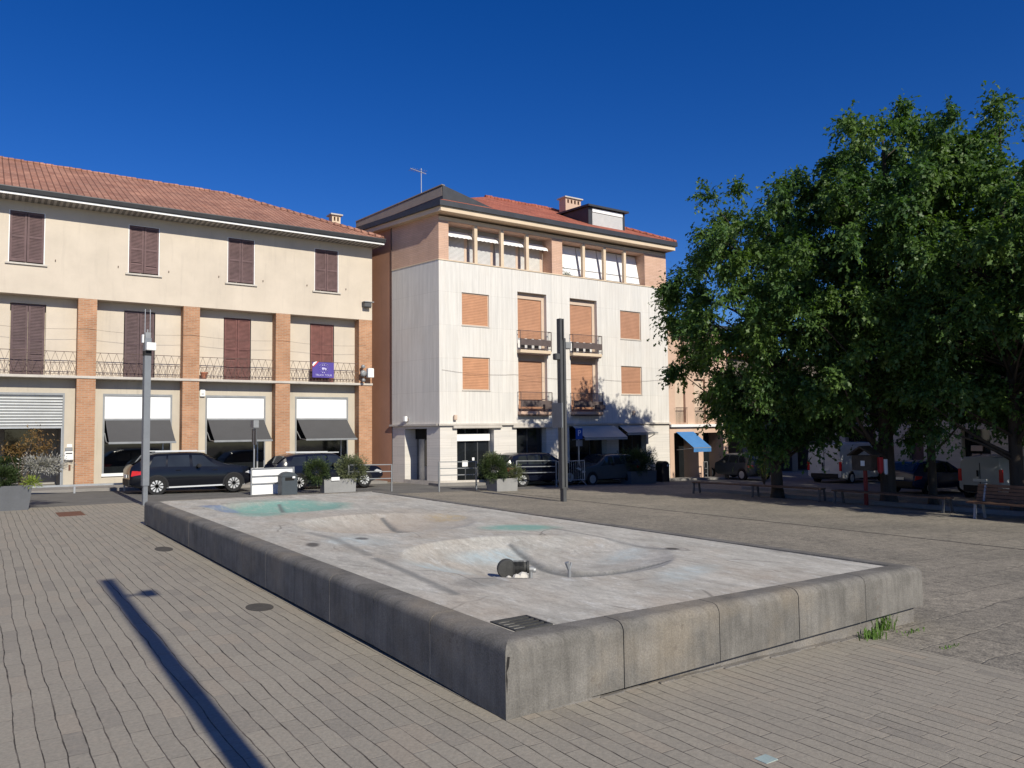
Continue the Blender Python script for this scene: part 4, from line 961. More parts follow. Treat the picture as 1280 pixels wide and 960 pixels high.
# ------------------------------------------------------------------ cars
def pl(xs, ys):
    xs = np.array(xs); ys = np.array(ys)
    def f(x):
        # smooth (monotone-ish) interpolation
        i = int(np.clip(np.searchsorted(xs, x)-1, 0, len(xs)-2)); t = (x-xs[i])/(xs[i+1]-xs[i]); t = min(max(t, 0), 1)
        return float(ys[i]+(ys[i+1]-ys[i])*t)
    return f
def car(name, label, cat, loc, rz, group, L_, W_, top_pts, belt_pts, paint_, glass_panels, wheels, wr=.34, rails=False, clad=False, van=False, rearwin=None, windscreen=None, sill=.24):
    t = thing(name, label, cat, loc, rz, group); h = L_/2
    top = pl(*zip(*top_pts)); belt = pl(*zip(*belt_pts)); hw = W_/2
    def width(x):
        e = abs(x)/h; return hw*(1-.16*max(0, (e-.72)/.28)**2.2) if not van else hw*(1-.06*max(0, (e-.75)/.25)**2)
    lean = .10 if van else .21
    def surf_y(x, z):
        bz, tz = belt(x), top(x); w = width(x)
        if z <= bz: return w*(.985 + .015*math.sin(PI*min(1, max(0, (z-.3)/max(.1, bz-.3)))))
        f = (z-bz)/max(.01, max(tz-bz, .01)); return w*.985*(1-lean*min(f, 1)*min(1, (tz-bz)/.45))
    X = sorted(set([p[0] for p in top_pts]+[p[0] for p in belt_pts]+list(np.linspace(-h, h, 31))))
    rings = []
    for x in X:
        tz, bz = top(x), min(belt(x), top(x)-.015); w = width(x); e = abs(x)/h
        z0 = sill + (.14*max(0, (e-.8)/.2)); pts = [(w*.80, z0), (w*.95, z0+.05), (surf_y(x,.45), max(.45, z0+.1)), (surf_y(x,.6), max(.6, z0+.15)), (w*.985, bz)]
        yt = surf_y(x, tz); dzc = tz-bz
        pts += [(w*.985+(yt-w*.985)*.5, bz+dzc*.5), (w*.985+(yt-w*.985)*.86, bz+dzc*.86), (yt-.06 if dzc > .2 else yt*.93, tz-.015 if dzc > .2 else tz-.004), (yt*.6, tz+.012), (0, tz+.022)]
        rings.append([(x, y, z) for y, z in pts] + [(x, -y, z) for y, z in pts[-2::-1]])
    b = MB(); n = len(rings[0])
    for r in rings: b.v += r
    for i in range(len(rings)-1):
        for k in range(n-1): b.f.append((i*n+k, i*n+k+1, (i+1)*n+k+1, (i+1)*n+k))
        b.f.append((i*n+n-1, i*n, (i+1)*n, (i+1)*n+n-1))
    b.f.append(tuple(range(n))); b.f.append(tuple((len(rings)-1)*n+k for k in range(n))[::-1])
    body = b.build('body', paint_, t, smooth='auto', world=False)
    for xa, xb, xa2, xb2, f0_, f1_ in glass_panels:    # bottom from xa..xb, top from xa2..xb2, f: fractions of glasshouse height
        for s in (1, -1):
            q = MB(); N, K = 6, 4
            for i in range(N+1):
                for j in range(K+1):
                    v = f0_+(f1_-f0_)*j/K; u = i/N; x = (xa+(xb-xa)*u)*(1-j/K)+(xa2+(xb2-xa2)*u)*(j/K)
                    bz, tz = belt(x), top(x); z = bz+(tz-bz)*v; q.v.append((x, s*(surf_y(x, z)+.008), z))
            for i in range(N):
                for j in range(K): q.f.append((i*(K+1)+j, (i+1)*(K+1)+j, (i+1)*(K+1)+j+1, i*(K+1)+j+1))
            q.build('side_window', M['carglass'], t, smooth=True, recalc=False, world=False)
    for nm, rg in (('windscreen', windscreen), ('rear_window', rearwin)):
        if rg:
            xa, xb = rg; q = MB(); N, K = 8, 6
            for i in range(N+1):
                x = xa+(xb-xa)*i/N
                for j in range(K+1):
                    y = (surf_y(x, top(x))*.9)*(2*j/K-1); q.v.append((x+(.012 if nm == 'windscreen' else -.012), y, top(x)+.024-.012*abs(2*j/K-1)**2+.008))
            for i in range(N):
                for j in range(K): q.f.append((i*(K+1)+j, (i+1)*(K+1)+j, (i+1)*(K+1)+j+1, i*(K+1)+j+1))
            q.build(nm, M['carglass'], t, smooth=True, recalc=False, world=False)
    for x in wheels:
        for s in (1, -1):
            yo = s*(width(x)-.10)
            w = MB().lathe([(wr*.62,-.10),(wr*.93,-.105),(wr,-.07),(wr,.07),(wr*.93,.105),(wr*.62,.10)], (x, yo, wr), 28, 'y', False).build('wheel', M['rubber'], t, smooth='auto', world=False)
            q = MB(); yy = yo+s*.085
            q.lathe([(wr*.60,-.012),(wr*.68,-.012),(wr*.68,.012),(wr*.60,.012)], (x, yy, wr), 28, 'y'); q.lathe([(.001,-.012),(wr*.17,-.012),(wr*.17,.018),(.001,.02)], (x, yy, wr), 12, 'y')
            for k in range(10):
                a = 2*PI*k/10+.1; ca, sa = math.cos(a), math.sin(a); r1_, r2_, w1, w2 = wr*.12, wr*.64, .016, .026
                q.prism([(r1_*ca-w1*sa, r1_*sa+w1*ca), (r1_*ca+w1*sa, r1_*sa-w1*ca), (r2_*ca+w2*sa, r2_*sa-w2*ca), (r2_*ca-w2*sa, r2_*sa+w2*ca)], lambda p, e: (x+p[0], yy+(-.012, .012)[e], wr+p[1]))
            q.build('rim', M['alloy'], w, world=False)
            MB().lathe([(.001,-.01),(wr*.62,-.01),(wr*.62,.01),(.001,.01)], (x, yo+s*.05, wr), 20, 'y').build('brake_disc', M['dark'], w, world=False)
            # wheel arch: dark half ring hugging the body side
            q = MB(); N = 16
            for k in range(N+1):
                a = PI*(-.06+1.12*k/N)
                for rr in (wr*1.06, wr*(1.19 if clad else 1.13)):
                    zz = wr+rr*math.sin(a); xx = x+rr*math.cos(a); q.v.append((xx, s*(surf_y(xx, max(zz,.3))+.012), zz))
            for k in range(N): q.f.append((k*2, k*2+1, k*2+3, k*2+2))
            i0 = len(q.v)
            for k in range(N+1):
                a = PI*(-.06+1.12*k/N); q.v.append((x+wr*1.065*math.cos(a), s*(width(x)+.004), wr+wr*1.065*math.sin(a)))
            q.v.append((x, s*(width(x)+.004), wr)); c = len(q.v)-1
            for k in range(N): q.f.append((i0+k, i0+k+1, c))
            q.build('wheel_arch', M['plastic'], t, recalc=False, world=False)
            w.location.y = s*.035
    # lamps, plates, bumpers, handles, mirrors
    zf, zr_ = belt(h*.93)-.10, belt(-h*.95)-.06
    for s in (1, -1):
        w = width(h*.9); q = MB()
        q.prism([(h*.80, zf+.02), (h*.955, zf-.10), (h*.975, zf+.0), (h*.86, zf+.09)], lambda p, k: (p[0], s*(width(p[0])+(.012 if k else -.25)), p[1])); q.build('headlight', M['headlamp'], t, world=False, bevel=.01)
        q = MB()
        if van: q.box(-h-.012, -h+.06, s*(hw*.90)-.07, s*(hw*.90)+.07, .75, 1.25)
        else: q.prism([(-h*.985, zr_-.16), (-h*.83, zr_-.10), (-h*.80, zr_+.02), (-h*.97, zr_+.04)], lambda p, k: (p[0], s*(width(p[0])+(.012 if k else -.3)), p[1]))
        q.build('taillight', M['redlamp'], t, world=False, bevel=.008)
        mx = windscreen[0]-.25 if windscreen else h*.3
        MB().box(mx-.07, mx+.07, s*(width(mx)+.02)-.0, s*(width(mx)+.20), belt(mx)+.0, belt(mx)+.14).build('mirror', M['plastic'], t, world=False, bevel=.03)
        for xx in ((-.05*L_-.4), .15*L_): MB().box(xx-.09, xx+.09, s*(surf_y(xx, belt(xx)-.08)+.005)-.012, s*(surf_y(xx, belt(xx)-.08)+.005)+.012, belt(xx)-.11, belt(xx)-.08).build('door_handle', paint_, t, world=False)
        if rails: MB().bar((-h*.62, s*hw*.70, top(-h*.5)+.055), (h*.16, s*hw*.70, top(h*.1)+.06), .035).build('roof_rail', M['alloy'], t, world=False)
        if clad:
            MB().box(wheels[0]-wr*1.2, wheels[1]+wr*1.2, s*(hw*.97)-.02, s*(hw*.97)+.025, sill+.02, sill+.07).build('sill_trim', M['alloy'], t, world=False)
    MB().box(-h-.03, -h+.25, -hw*.80, hw*.80, sill+.10, sill+.40).build('rear_bumper', M['plastic'], t, world=False, bevel=.04)
    MB().box(h-.25, h+.0, -hw*.78, hw*.78, sill+.10, sill+.35).build('front_bumper', M['plastic'], t, world=False, bevel=.05)
    MB().box(-h-.045, -h-.02, -.26, .26, sill+.42 if not van else .75, sill+.53 if not van else .86).build('number_plate', M['plate'], t, world=False)
    if van:
        MB().box(-h-.012, -h-.002, -.012, .012, .5, top(-h)-.12).build('door_gap', M['dark'], t, world=False); MB().box(-h-.04, -h-.01, .05, .12, .95, 1.2).build('door_handle', M['plastic'], t, world=False)
    return t
suv_top = [(-2.24,.92),(-2.18,1.10),(-1.72,1.45),(-1.3,1.535),(-.3,1.55),(.25,1.52),(1.02,1.10),(1.25,1.04),(1.9,.95),(2.15,.84),(2.24,.66)]
suv_belt = [(-2.24,.90),(-1.9,1.02),(0,.98),(1.0,.96),(2.0,.90),(2.24,.64)]
suv_glass = [(-1.62,-1.08,-1.45,-1.02,.08,.80), (-1.0,-.22,-.96,-.24,.06,.82), (-.12,.86,-.14,.30,.06,.82)]
CARS = 'cars parked along the street'
car('parked_car', 'black suv with alloy wheels parked nose right before the left brick columns', 'car', (6.78, 31.55, -.09), 0, CARS, 4.48, 1.80, suv_top, suv_belt, M['blackcar'], suv_glass, (-1.36, 1.36), .345, rails=True, clad=True, rearwin=(-2.14,-1.74), windscreen=(.32,.98))
wag_top = [(-2.34,.90),(-2.28,1.05),(-1.9,1.38),(-1.5,1.46),(-.3,1.49),(.2,1.46),(1.0,1.03),(1.3,.97),(2.0,.88),(2.25,.76),(2.34,.6)]
wag_belt = [(-2.34,.88),(-1.9,.97),(0,.94),(1.0,.92),(2.1,.84),(2.34,.58)]
wag_glass = [(-1.85,-1.15,-1.6,-1.08,.08,.80), (-1.05,-.24,-1.0,-.26,.06,.82), (-.14,.84,-.16,.28,.06,.82)]
car('parked_car', 'dark navy estate car half hidden behind the shrubs of the long grey planter', 'car', (12.15, 31.65, -.20), 0, CARS, 4.68, 1.80, wag_top, wag_belt, M['navycar'], wag_glass, (-1.42, 1.42), .33, rails=True, rearwin=(-2.24,-1.93), windscreen=(.28,.96))
car('parked_car', 'dark suv in tree shade behind the railing left of the dark lamp post', 'car', (21.7, 29.6, -.46), 0, CARS, 4.48, 1.80, suv_top, suv_belt, M['navycar'], suv_glass, (-1.36, 1.36), .345, rearwin=(-2.14,-1.74), windscreen=(.32,.98))
car('parked_car', 'dark grey car in tree shade behind the silver crowd barrier', 'car', (25.9, 29.75, -.6), PI, CARS, 4.2, 1.76, wag_top and [(p[0]*.9, p[1]) for p in wag_top], [(p[0]*.9, p[1]) for p in wag_belt], M['greycar'], [tuple(v*.9 for v in g[:4])+g[4:] for g in wag_glass], (-1.28, 1.28), .32, rearwin=(-2.0,-1.75), windscreen=(.26,.86))
hat_top = [(-2.0,.85),(-1.95,1.0),(-1.6,1.38),(-1.2,1.46),(-.1,1.48),(.4,1.42),(1.1,1.0),(1.35,.93),(1.85,.80),(2.0,.6)]
hat_belt = [(-2.0,.83),(-1.6,.97),(0,.93),(1.1,.9),(1.9,.76),(2.0,.58)]
hat_glass = [(-1.5,-.75,-1.3,-.7,.08,.8), (-.65,.05,-.62,.02,.06,.82), (.15,.95,.12,.45,.06,.82)]
car('parked_car', 'blue hatchback parked nose in behind the middle tree trunks', 'car', (35.5, 18.3, gz(35.5)), R(-8), CARS, 4.0, 1.74, hat_top, hat_belt, M['bluecar'], hat_glass, (-1.2, 1.25), .31, rearwin=(-1.92,-1.63), windscreen=(.46,1.06))
car('parked_car', 'dark car by the arcade left of the first tree trunk', 'car', (37.5, 30.6, gz(37.5)), R(80), CARS, 4.48, 1.80, suv_top, suv_belt, M['greycar'], suv_glass, (-1.36, 1.36), .345, rearwin=(-2.14,-1.74), windscreen=(.32,.98))
van_top = [(-2.7,2.15),(-2.6,2.24),(-1,2.27),(1.1,2.25),(1.45,2.12),(2.1,1.32),(2.45,1.12),(2.68,.86),(2.7,.7)]
van_belt = [(-2.7,1.3),(0,1.28),(1.6,1.22),(2.1,1.12),(2.55,.9),(2.7,.66)]
VANS = 'parked vans'
car('delivery_van', 'tall white delivery van seen from behind between the first two tree trunks', 'van', (41.1, 25.7, gz(41)), R(5), VANS, 5.4, 2.05, van_top, van_belt, M['whitevan'], [(1.0,1.85,1.0,1.35,.1,.75)], (-1.7, 1.85), .34, van=True, windscreen=(1.5,2.05))
sv_top = [(-1.95,1.62),(-1.88,1.72),(-.5,1.78),(.35,1.74),(.6,1.66),(1.15,1.15),(1.5,1.02),(1.85,.85),(1.95,.6)]
sv_belt = [(-1.95,1.05),(0,1.03),(.8,1.0),(1.2,.95),(1.8,.8),(1.95,.56)]
car('small_van', 'small pale grey van seen from behind above the backrest bench on the right', 'van', (35.0, 14.95, gz(35)), R(-1), VANS, 3.9, 1.72, sv_top, sv_belt, M['greyvan'], [(.05,.95,.05,.55,.1,.75)], (-1.2, 1.25), .30, van=True, windscreen=(.64,1.1))

# ------------------------------------------------------------------ plants
def leaf_mesh(name, pts, dirs, size, mat, parent=None, world=True, lobed=True, seed=0, ups=.6, wid=.5):
    """many small folded leaves: pts Nx3, dirs Nx3 outward/hanging direction"""
    r = np.random.default_rng(seed); n = len(pts); pts = np.asarray(pts, float); d = np.asarray(dirs, float)
    d = d + r.normal(0, .35, (n, 3)); d /= np.linalg.norm(d, axis=1, keepdims=True)+1e-9
    a = r.normal(0, 1, (n, 3)); a -= d*np.sum(a*d, 1, keepdims=True)
    upv = np.array([0, 0, 1.0])[None]*ups + r.normal(0, .5, (n, 3)); sd_ = np.cross(d, upv); sd_ /= np.linalg.norm(sd_, axis=1, keepdims=True)+1e-9
    nn = np.cross(sd_, d); L_ = (size*r.uniform(.45, 1.35, n))[:, None]; W = L_*wid
    if lobed:
        prof = [(0,0,0),(.22,.45,.05),(.42,.30,.08),(.62,1.0,.03),(.78,.42,.05),(1.0,0,-.12),(.78,-.42,.05),(.62,-1.0,.03),(.42,-.30,.08),(.22,-.45,.05)]
        faces = [(0,1,2,8,9),(2,3,4,6,7,8),(4,5,6)]
    else:
        prof = [(0,0,0),(.45,.5,.06),(1.0,0,-.05),(.45,-.5,.06)]; faces = [(0,1,2,3)]
    k = len(prof); V = np.zeros((n, k, 3))
    for i, (u, w, hh) in enumerate(prof): V[:, i] = pts + d*L_*u + sd_*W*w*.5*2*.5 + nn*L_*hh
    off = np.array(parent_loc(parent)) if (parent is not None and world) else np.zeros(3)
    V = (V.reshape(-1, 3)-off).astype(np.float32)
    me = bpy.data.meshes.new(name); me.vertices.add(len(V)); me.vertices.foreach_set('co', V.ravel())
    base = (np.arange(n)*k)[:, None]; loops = []; starts = []; tot = []
    per = sum(len(f) for f in faces); flat = np.concatenate([np.array(f) for f in faces])
    li = (base+flat[None]).ravel().astype(np.int32)
    st = np.cumsum([0]+[len(f) for f in faces])[:-1]; starts = ((np.arange(n)*per)[:, None]+st[None]).ravel().astype(np.int32)
    me.loops.add(len(li)); me.loops.foreach_set('vertex_index', li)
    me.polygons.add(len(starts)); me.polygons.foreach_set('loop_start', starts)
    me.update(calc_edges=True); me.materials.append(mat)
    o = bpy.data.objects.new(name, me); COL.objects.link(o)
    if parent is not None: o.parent = parent
    return o

def tree(label, x, y, H_, rad, seed, trunk=.22, base=2.4, nclump=150, per=190, lean=(0,0), leafsize=.20, squash=1.0):
    r = np.random.default_rng(seed); zg = gz(x)
    t = thing('oak_tree', label, 'tree', (x, y, zg), 0, 'trees in a row along the square')
    zb, zt = zg+base, zg+H_
    # clump centres fill an egg-shaped crown, more of them near the surface
    cl = []
    while len(cl) < nclump:
        v = r.normal(0, 1, 3); v /= np.linalg.norm(v); q = r.uniform(.25, 1)**.42
        cz = zb+(zt-zb)*.45; hz = (zt-cz) if v[2] > 0 else (cz-zb)
        shape = 1.0 if v[2] < 0 else 1-.25*v[2]**2
        wob = 1+.10*math.sin(3.1*math.atan2(v[1], v[0])+seed)+.10*math.sin(5.3*v[2]*2+2.0*math.atan2(v[1], v[0])+seed*1.7)
        p = np.array([x+lean[0]*max(0, v[2])+v[0]*rad*q*shape*wob, y+lean[1]*max(0, v[2])+v[1]*rad*q*shape*wob, cz+v[2]*hz*q*(.92+.14*math.sin(seed+4*v[0]+3*v[1]))])
        cl.append(p)
    cl = np.array(cl)
    pts, dirs = [], []
    axis = lambda z: np.array([x+lean[0]*.5*max(0, (z-zb)/(zt-zb)), y+lean[1]*.5*max(0, (z-zb)/(zt-zb))])
    for c in cl:
        o = c[:2]-axis(c[2]); out = np.array([o[0], o[1], 0]); out /= np.linalg.norm(out)+1e-6
        cr = r.uniform(.55, 1.05)
        ntw = per//13
        for k in range(ntw):
            dv = r.normal(0, 1, 3)+out*.9+np.array([0, 0, .35 if c[2] > zb+(zt-zb)*.6 else .0]); dv /= np.linalg.norm(dv); ln = cr*r.uniform(.5, 1.1)
            for j in range(13):
                f = (j+1.5)/13; pp = c+dv*ln*f*1.0; pp[2] -= .22*ln*f*f
                pts.append(pp+r.normal(0, .05, 3)); dirs.append(dv*.6+out*.25+np.array([0, 0, -.65])+r.normal(0, .45, 3))
    leaf_mesh('crown', pts, dirs, leafsize, L['oak'], t, seed=seed, ups=.9, wid=.62)
    b = MB()
    def limb(p0, p1, r0, r1, n=7, seg=4, bend=.25):
        p0, p1 = Vector(p0), Vector(p1); last = p0; mid = Vector(r.normal(0, bend, 3))
        for k in range(1, seg+1):
            f = k/seg; q = p0.lerp(p1, f)+mid*math.sin(PI*f)*.5; b.tube(last, q, r0+(r1-r0)*(k-1)/seg, r0+(r1-r0)*f, n, cap=False); last = q
    zc = zb+(zt-zb)*.30; top = (x+lean[0]*.4, y+lean[1]*.4, zt-1.2)
    b.tube((x, y, zg-.1), (x, y, zg+.35), trunk*1.45, trunk*1.08, 12); limb((x, y, zg+.35), (x, y, zc), trunk*1.08, trunk*.8, 12, 5, .06); limb((x, y, zc), top, trunk*.8, .03, 9, 6, .3)
    order = r.permutation(len(cl))[:70]
    for i in order:
        c = cl[i]; hd = math.hypot(c[0]-x, c[1]-y); zs = max(zb-.3, min(c[2]-hd*r.uniform(.35, .8), zt-2)); f = (zs-zg)/H_
        ax_ = axis(zs); limb((ax_[0], ax_[1], zs), tuple(c), max(.02, trunk*.38*(1-f)), .012, 6, 4, .22)
    b.build('trunk', M['bark'], t, smooth=True)
    return t
tree('tall oak with the thickest trunk and the highest crown in the tree row', 26.9, 15.3, 15.1, 4.9, 11, .25, 1.8, 265, 330, (.3, -.5), .195)
tree('broad oak at the left end of the tree row beside the peach building', 25.7, 19.1, 13.2, 4.55, 23, .21, 1.5, 270, 330, (0, 0), .19)
tree('slim oak with a thin trunk right of the thickest trunk', 28.2, 14.4, 12.6, 3.6, 35, .14, 2.0, 120, 300, (0, 0), .19)
tree('oak at the right edge of the photo behind the backrest bench', 26.9, 11.1, 13.8, 4.4, 47, .19, 1.9, 225, 330, (0, 0), .19)
tree('oak outside the right edge whose crown shades the backrest bench', 27.2, 5.8, 13.5, 4.2, 59, .22, 2.0, 150, 190, (0, 0), .25)
tree('oak outside the right edge furthest from the travertine building', 27.2, .6, 13.5, 4.2, 61, .22, 2.4, 120, 170, (0, 0), .25)
tree('unseen oak added outside the right edge to shade the small van', 34.0, 7.6, 14.5, 4.9, 71, .22, 2.0, 150, 170, (0, 0), .3)  # added out of view so its crown darkens the parked vans
tree('unseen oak added outside the right edge near the stone building to shade the vans', 40.6, 10.6, 14.5, 4.9, 73, .22, 2.0, 150, 170, (0, 0), .3)  # another unseen crown, put in to deepen the shade over the vans

tree('oak added in the back row at the right edge for shade and background foliage', 33.6, 12.6, 13.0, 4.4, 81, .17, 1.8, 150, 180, (0, 0), .28)  # added to cast more shade; its crown also fills the background
tree('oak added by the stone building for shade on the vans and background foliage', 40.0, 15.9, 13.5, 4.4, 83, .17, 2.4, 140, 170, (0, 0), .3)  # added to shade the delivery van and screen the stone wall

def bush(parent, name, c, rx, ry, rz, n, size, mat, seed, lumpy=.18, hollow=.5):
    lumpy *= 1.5
    r = np.random.default_rng(seed); v = r.normal(0, 1, (n, 3)); v /= np.linalg.norm(v, axis=1, keepdims=True)
    az = np.arctan2(v[:,1], v[:,0]); w = 1+lumpy*np.sin(4*az+seed+5*v[:,2])+lumpy*.7*np.sin(9*az+2*seed+7*v[:,2])
    q = (r.uniform(hollow**2, 1, n)**.5*w)[:, None]
    p = np.array(c)+v*np.array([rx, ry, rz])*q
    return leaf_mesh(name, p, v+np.array([0,0,.25]), size, mat, parent, lobed=False, seed=seed, wid=.5)
def shrub_stems(parent, base, tips, r0=.02):
    b = MB()
    for tp in tips:
        m = (Vector(base)+Vector(tp))/2+Vector((random.uniform(-.06,.06), random.uniform(-.06,.06), 0)); b.tube(base, m, r0, r0*.7, 6).tube(m, tp, r0*.7, r0*.3, 6)
    return b.build('stem', M['stem'], parent)
def pot(label, x0, x1, y0, y1, z0, h, taper, mat, group='street planters', base_dz=0):
    t = thing('planter', label, 'planter', ((x0+x1)/2, (y0+y1)/2, z0), 0, group); cx, cy = (x0+x1)/2, (y0+y1)/2; hx, hy = (x1-x0)/2, (y1-y0)/2; b = MB(); i = 0
    def ring(k, z): return [(cx-hx*k,cy-hy*k,z),(cx+hx*k,cy-hy*k,z),(cx+hx*k,cy+hy*k,z),(cx-hx*k,cy+hy*k,z)]
    rs = [ring(taper, z0), ring(1, z0+h), ring(.93, z0+h), ring(.93, z0+h-.08)]
    for r_ in rs: b.v += r_
    for a in range(3):
        for k in range(4): j = (k+1) % 4; b.f.append((a*4+k, a*4+j, a*4+4+j, a*4+4+k))
    b.f.append((3,2,1,0)); b.f.append((12,13,14,15))
    b.build('tub', mat, t); MB().quad(*[(p[0],p[1],z0+h-.06) for p in ring(.92, 0)]).build('soil', M['soil'], t); return t
p = pot('dark slate tapered planter at the left edge holding mixed shrubs', .42, 1.36, 26.6, 27.5, 0, .72, .82, M['pot'])
def plant(label, loc, cat='shrub', nm='shrub'): return thing(nm, label, cat, loc)
s = plant('clipped dark green box ball in the slate planter at the left edge', (.62, 26.85, .68)); bush(s, 'foliage', (.60,26.85,.98), .42,.38,.30, 5200, .075, L['box'], 1, .08); shrub_stems(s, (.62,26.85,.66), [(.5,26.8,.95),(.75,26.9,.95)])
s = plant('darker box ball behind the front one in the slate planter', (.66, 27.25, .68)); bush(s, 'foliage', (.72,27.3,1.25), .46,.3,.28, 4200, .075, L['box'], 2, .1); shrub_stems(s, (.7,27.25,.66), [(.6,27.3,1.1),(.85,27.3,1.1)])
s = plant('silver leaved shrub spreading right from the slate planter', (1.15, 27.0, .68)); bush(s, 'foliage', (1.62,27.0,1.28), .55,.35,.24, 2600, .085, L['silver'], 3, .3, .3); shrub_stems(s, (1.15,27,.66), [(1.3,27,1.2),(1.6,27,1.25),(1.9,27.05,1.3),(1.1,26.95,1.35)], .018)
s = plant('tall bare stemmed shrub with yellow and orange leaves in the slate planter', (1.05, 27.1, .68))
tips = [(.75,27.1,1.75),(1.05,27.05,1.65),(1.4,27.1,2.2),(1.7,27.1,1.85),(1.2,27.2,1.9),(1.55,27.0,1.7)]
shrub_stems(s, (1.05,27.1,.66), tips, .016)
pts_ = np.concatenate([np.array(tp)+rng.normal(0,[.13,.1,.11],(150,3)) for tp in tips]); leaf_mesh('foliage', pts_, rng.normal(0,1,(len(pts_),3)), .10, L['autumn'], s, lobed=False, seed=4)
s = plant('low lime green plant on the right rim of the slate planter', (1.3, 26.75, .68)); bush(s, 'foliage', (1.33,26.72,.80), .2,.16,.14, 500, .09, L['lime'], 5, .3, .1); shrub_stems(s, (1.28,26.75,.64), [(1.2,26.75,.8),(1.4,26.7,.82)], .01)
g2 = gz(11.9)
p = pot('long pale grey planter box with two rounded shrubs before the estate car', 10.95, 12.25, 28.55, 29.0, g2, .55, .98, M['potl'])
s = plant('round green shrub, left one in the long pale grey planter', (10.75, 28.8, g2+.5)); bush(s, 'foliage', (10.72,28.75,g2+.88), .48,.42,.45, 5200, .085, L['box'], 6, .14); shrub_stems(s, (11.0,28.8,g2+.45), [(10.7,28.8,g2+.8),(10.9,28.8,g2+.9)])
s = plant('round olive green shrub, right one in the long pale grey planter', (12.1, 28.8, g2+.5)); bush(s, 'foliage', (12.15,28.75,g2+.92), .62,.46,.48, 6000, .085, L['olive'], 7, .12); shrub_stems(s, (11.95,28.8,g2+.45), [(12.0,28.8,g2+.8),(12.3,28.8,g2+.9)])
tag(MB().box(11.22,11.55,28.5,28.52,g2+.50,g2+.63).build('label_card', M['flatwhite']), 'white card standing on the rim of the long pale grey planter', 'card')
g3 = gz(18)
p = pot('grey square planter with an overhanging green shrub at the travertine corner', 17.5, 18.55, 26.5, 27.3, g3-.03, .55, .96, M['potl'])
s = plant('dense green shrub bulging over the left side of the grey square planter', (17.6, 26.8, g3+.5)); bush(s, 'foliage', (17.55,26.8,g3+.95), .62,.5,.5, 6500, .09, L['box'], 8, .14); bush(s, 'foliage', (17.5,26.9,g3+1.35), .35,.3,.22, 1300, .08, L['olive'], 9, .2, .3); shrub_stems(s, (17.8,26.85,g3+.45), [(17.5,26.8,g3+.9),(17.7,26.9,g3+1.0)])
s = plant('lighter shrub spilling over the right rim of the grey square planter', (18.45, 26.8, g3+.5)); bush(s, 'foliage', (18.55,26.7,g3+.72), .36,.36,.3, 2400, .085, L['olive'], 10, .2, .3); shrub_stems(s, (18.3,26.8,g3+.45), [(18.5,26.75,g3+.75),(18.6,26.7,g3+.8)])
g4 = gz(27.8)
p = pot('dark planter box in deep tree shade left of the dark bin', 26.9, 28.7, 28.6, 29.4, g4, .65, .97, M['pot'])
s = plant('wide dark bush in the shaded planter box left of the dark bin', (27.8, 29.0, g4+.6)); bush(s, 'foliage', (27.7,29.0,g4+1.1), 1.15,.6,.6, 8000, .11, L['box'], 12, .2, .4); shrub_stems(s, (27.8,29,g4+.5), [(27.3,29,g4+1),(28.2,29,g4+1),(27.8,29,g4+1.2)])
s = plant('upright pale green bamboo like plant by the left oak trunk', (32.6, 25.0, gz(32.6)), 'plant', 'bamboo')
tips = [(32.6+random.uniform(-.5,.5), 25.0+random.uniform(-.4,.4), gz(32.6)+random.uniform(1.2,2.0)) for _ in range(16)]; shrub_stems(s, (32.6,25.0,gz(32.6)), tips, .02)
pts_ = np.concatenate([np.array([32.6,25,gz(32.6)+.2])+(np.array(tp)-np.array([32.6,25,gz(32.6)+.2]))*rng.uniform(.2,1,(70,1))+rng.normal(0,.06,(70,3)) for tp in tips]); leaf_mesh('foliage', pts_, rng.normal(0,.6,(len(pts_),3))+np.array([0,0,.6]), .16, L['lime'], s, lobed=False, seed=13, wid=.25)
s = plant('small trailing plant in the right loggia of the top storey', (24.95, CY+.35, 10.1)); bush(s, 'foliage', (25.15,CY+.25,10.2), .32,.15,.14, 500, .06, L['box'], 14, .3, .2); bush(s, 'foliage', (24.9,CY+.25,10.45), .12,.1,.25, 120, .06, L['box'], 15, .3, .2)
# weeds at the foot of the fountain
for k, (x, y, n, hh, lab) in enumerate(((8.55, 5.02, 90, .20, 'larger bright green weed tuft under the right corner of the fountain wall'), (8.12, 4.86, 60, .13, 'smaller green weed tuft left of the larger one at the fountain wall'), (8.75, 4.75, 26, .05, 'flat weeds in a paving joint right of the fountain corner'), (8.4,4.2,20,.03,'sparse green weeds in the stone joint nearest the brick paving'))):
    b = MB(); r_ = np.random.default_rng(k+90)
    for i in range(n):
        a = r_.uniform(0, 2*PI); sp = r_.uniform(.1, 1); rr = .05+.06*hh/.2; bx, by = x+r_.normal(0, rr*(1 if k < 2 else 2.4)), y+r_.normal(0, rr*.5)
        l = hh*r_.uniform(.5, 1.2); dx, dy = math.cos(a)*l*sp*.8, math.sin(a)*l*sp*.8; w = .006
        p0, p1, p2 = Vector((bx,by,gz(bx))), Vector((bx+dx*.5,by+dy*.5,gz(bx)+l*.75)), Vector((bx+dx,by+dy,gz(bx)+l*(1-.5*sp)))
        sdv = Vector((-math.sin(a), math.cos(a), 0))*w; j = len(b.v); b.v += [tuple(p0-sdv), tuple(p0+sdv), tuple(p1+sdv), tuple(p1-sdv), tuple(p2)]; b.f += [(j,j+1,j+2,j+3), (j+3,j+2,j+4)]
    tag(b.build('weed_tuft', L['grass'], recalc=False), lab, 'weeds')

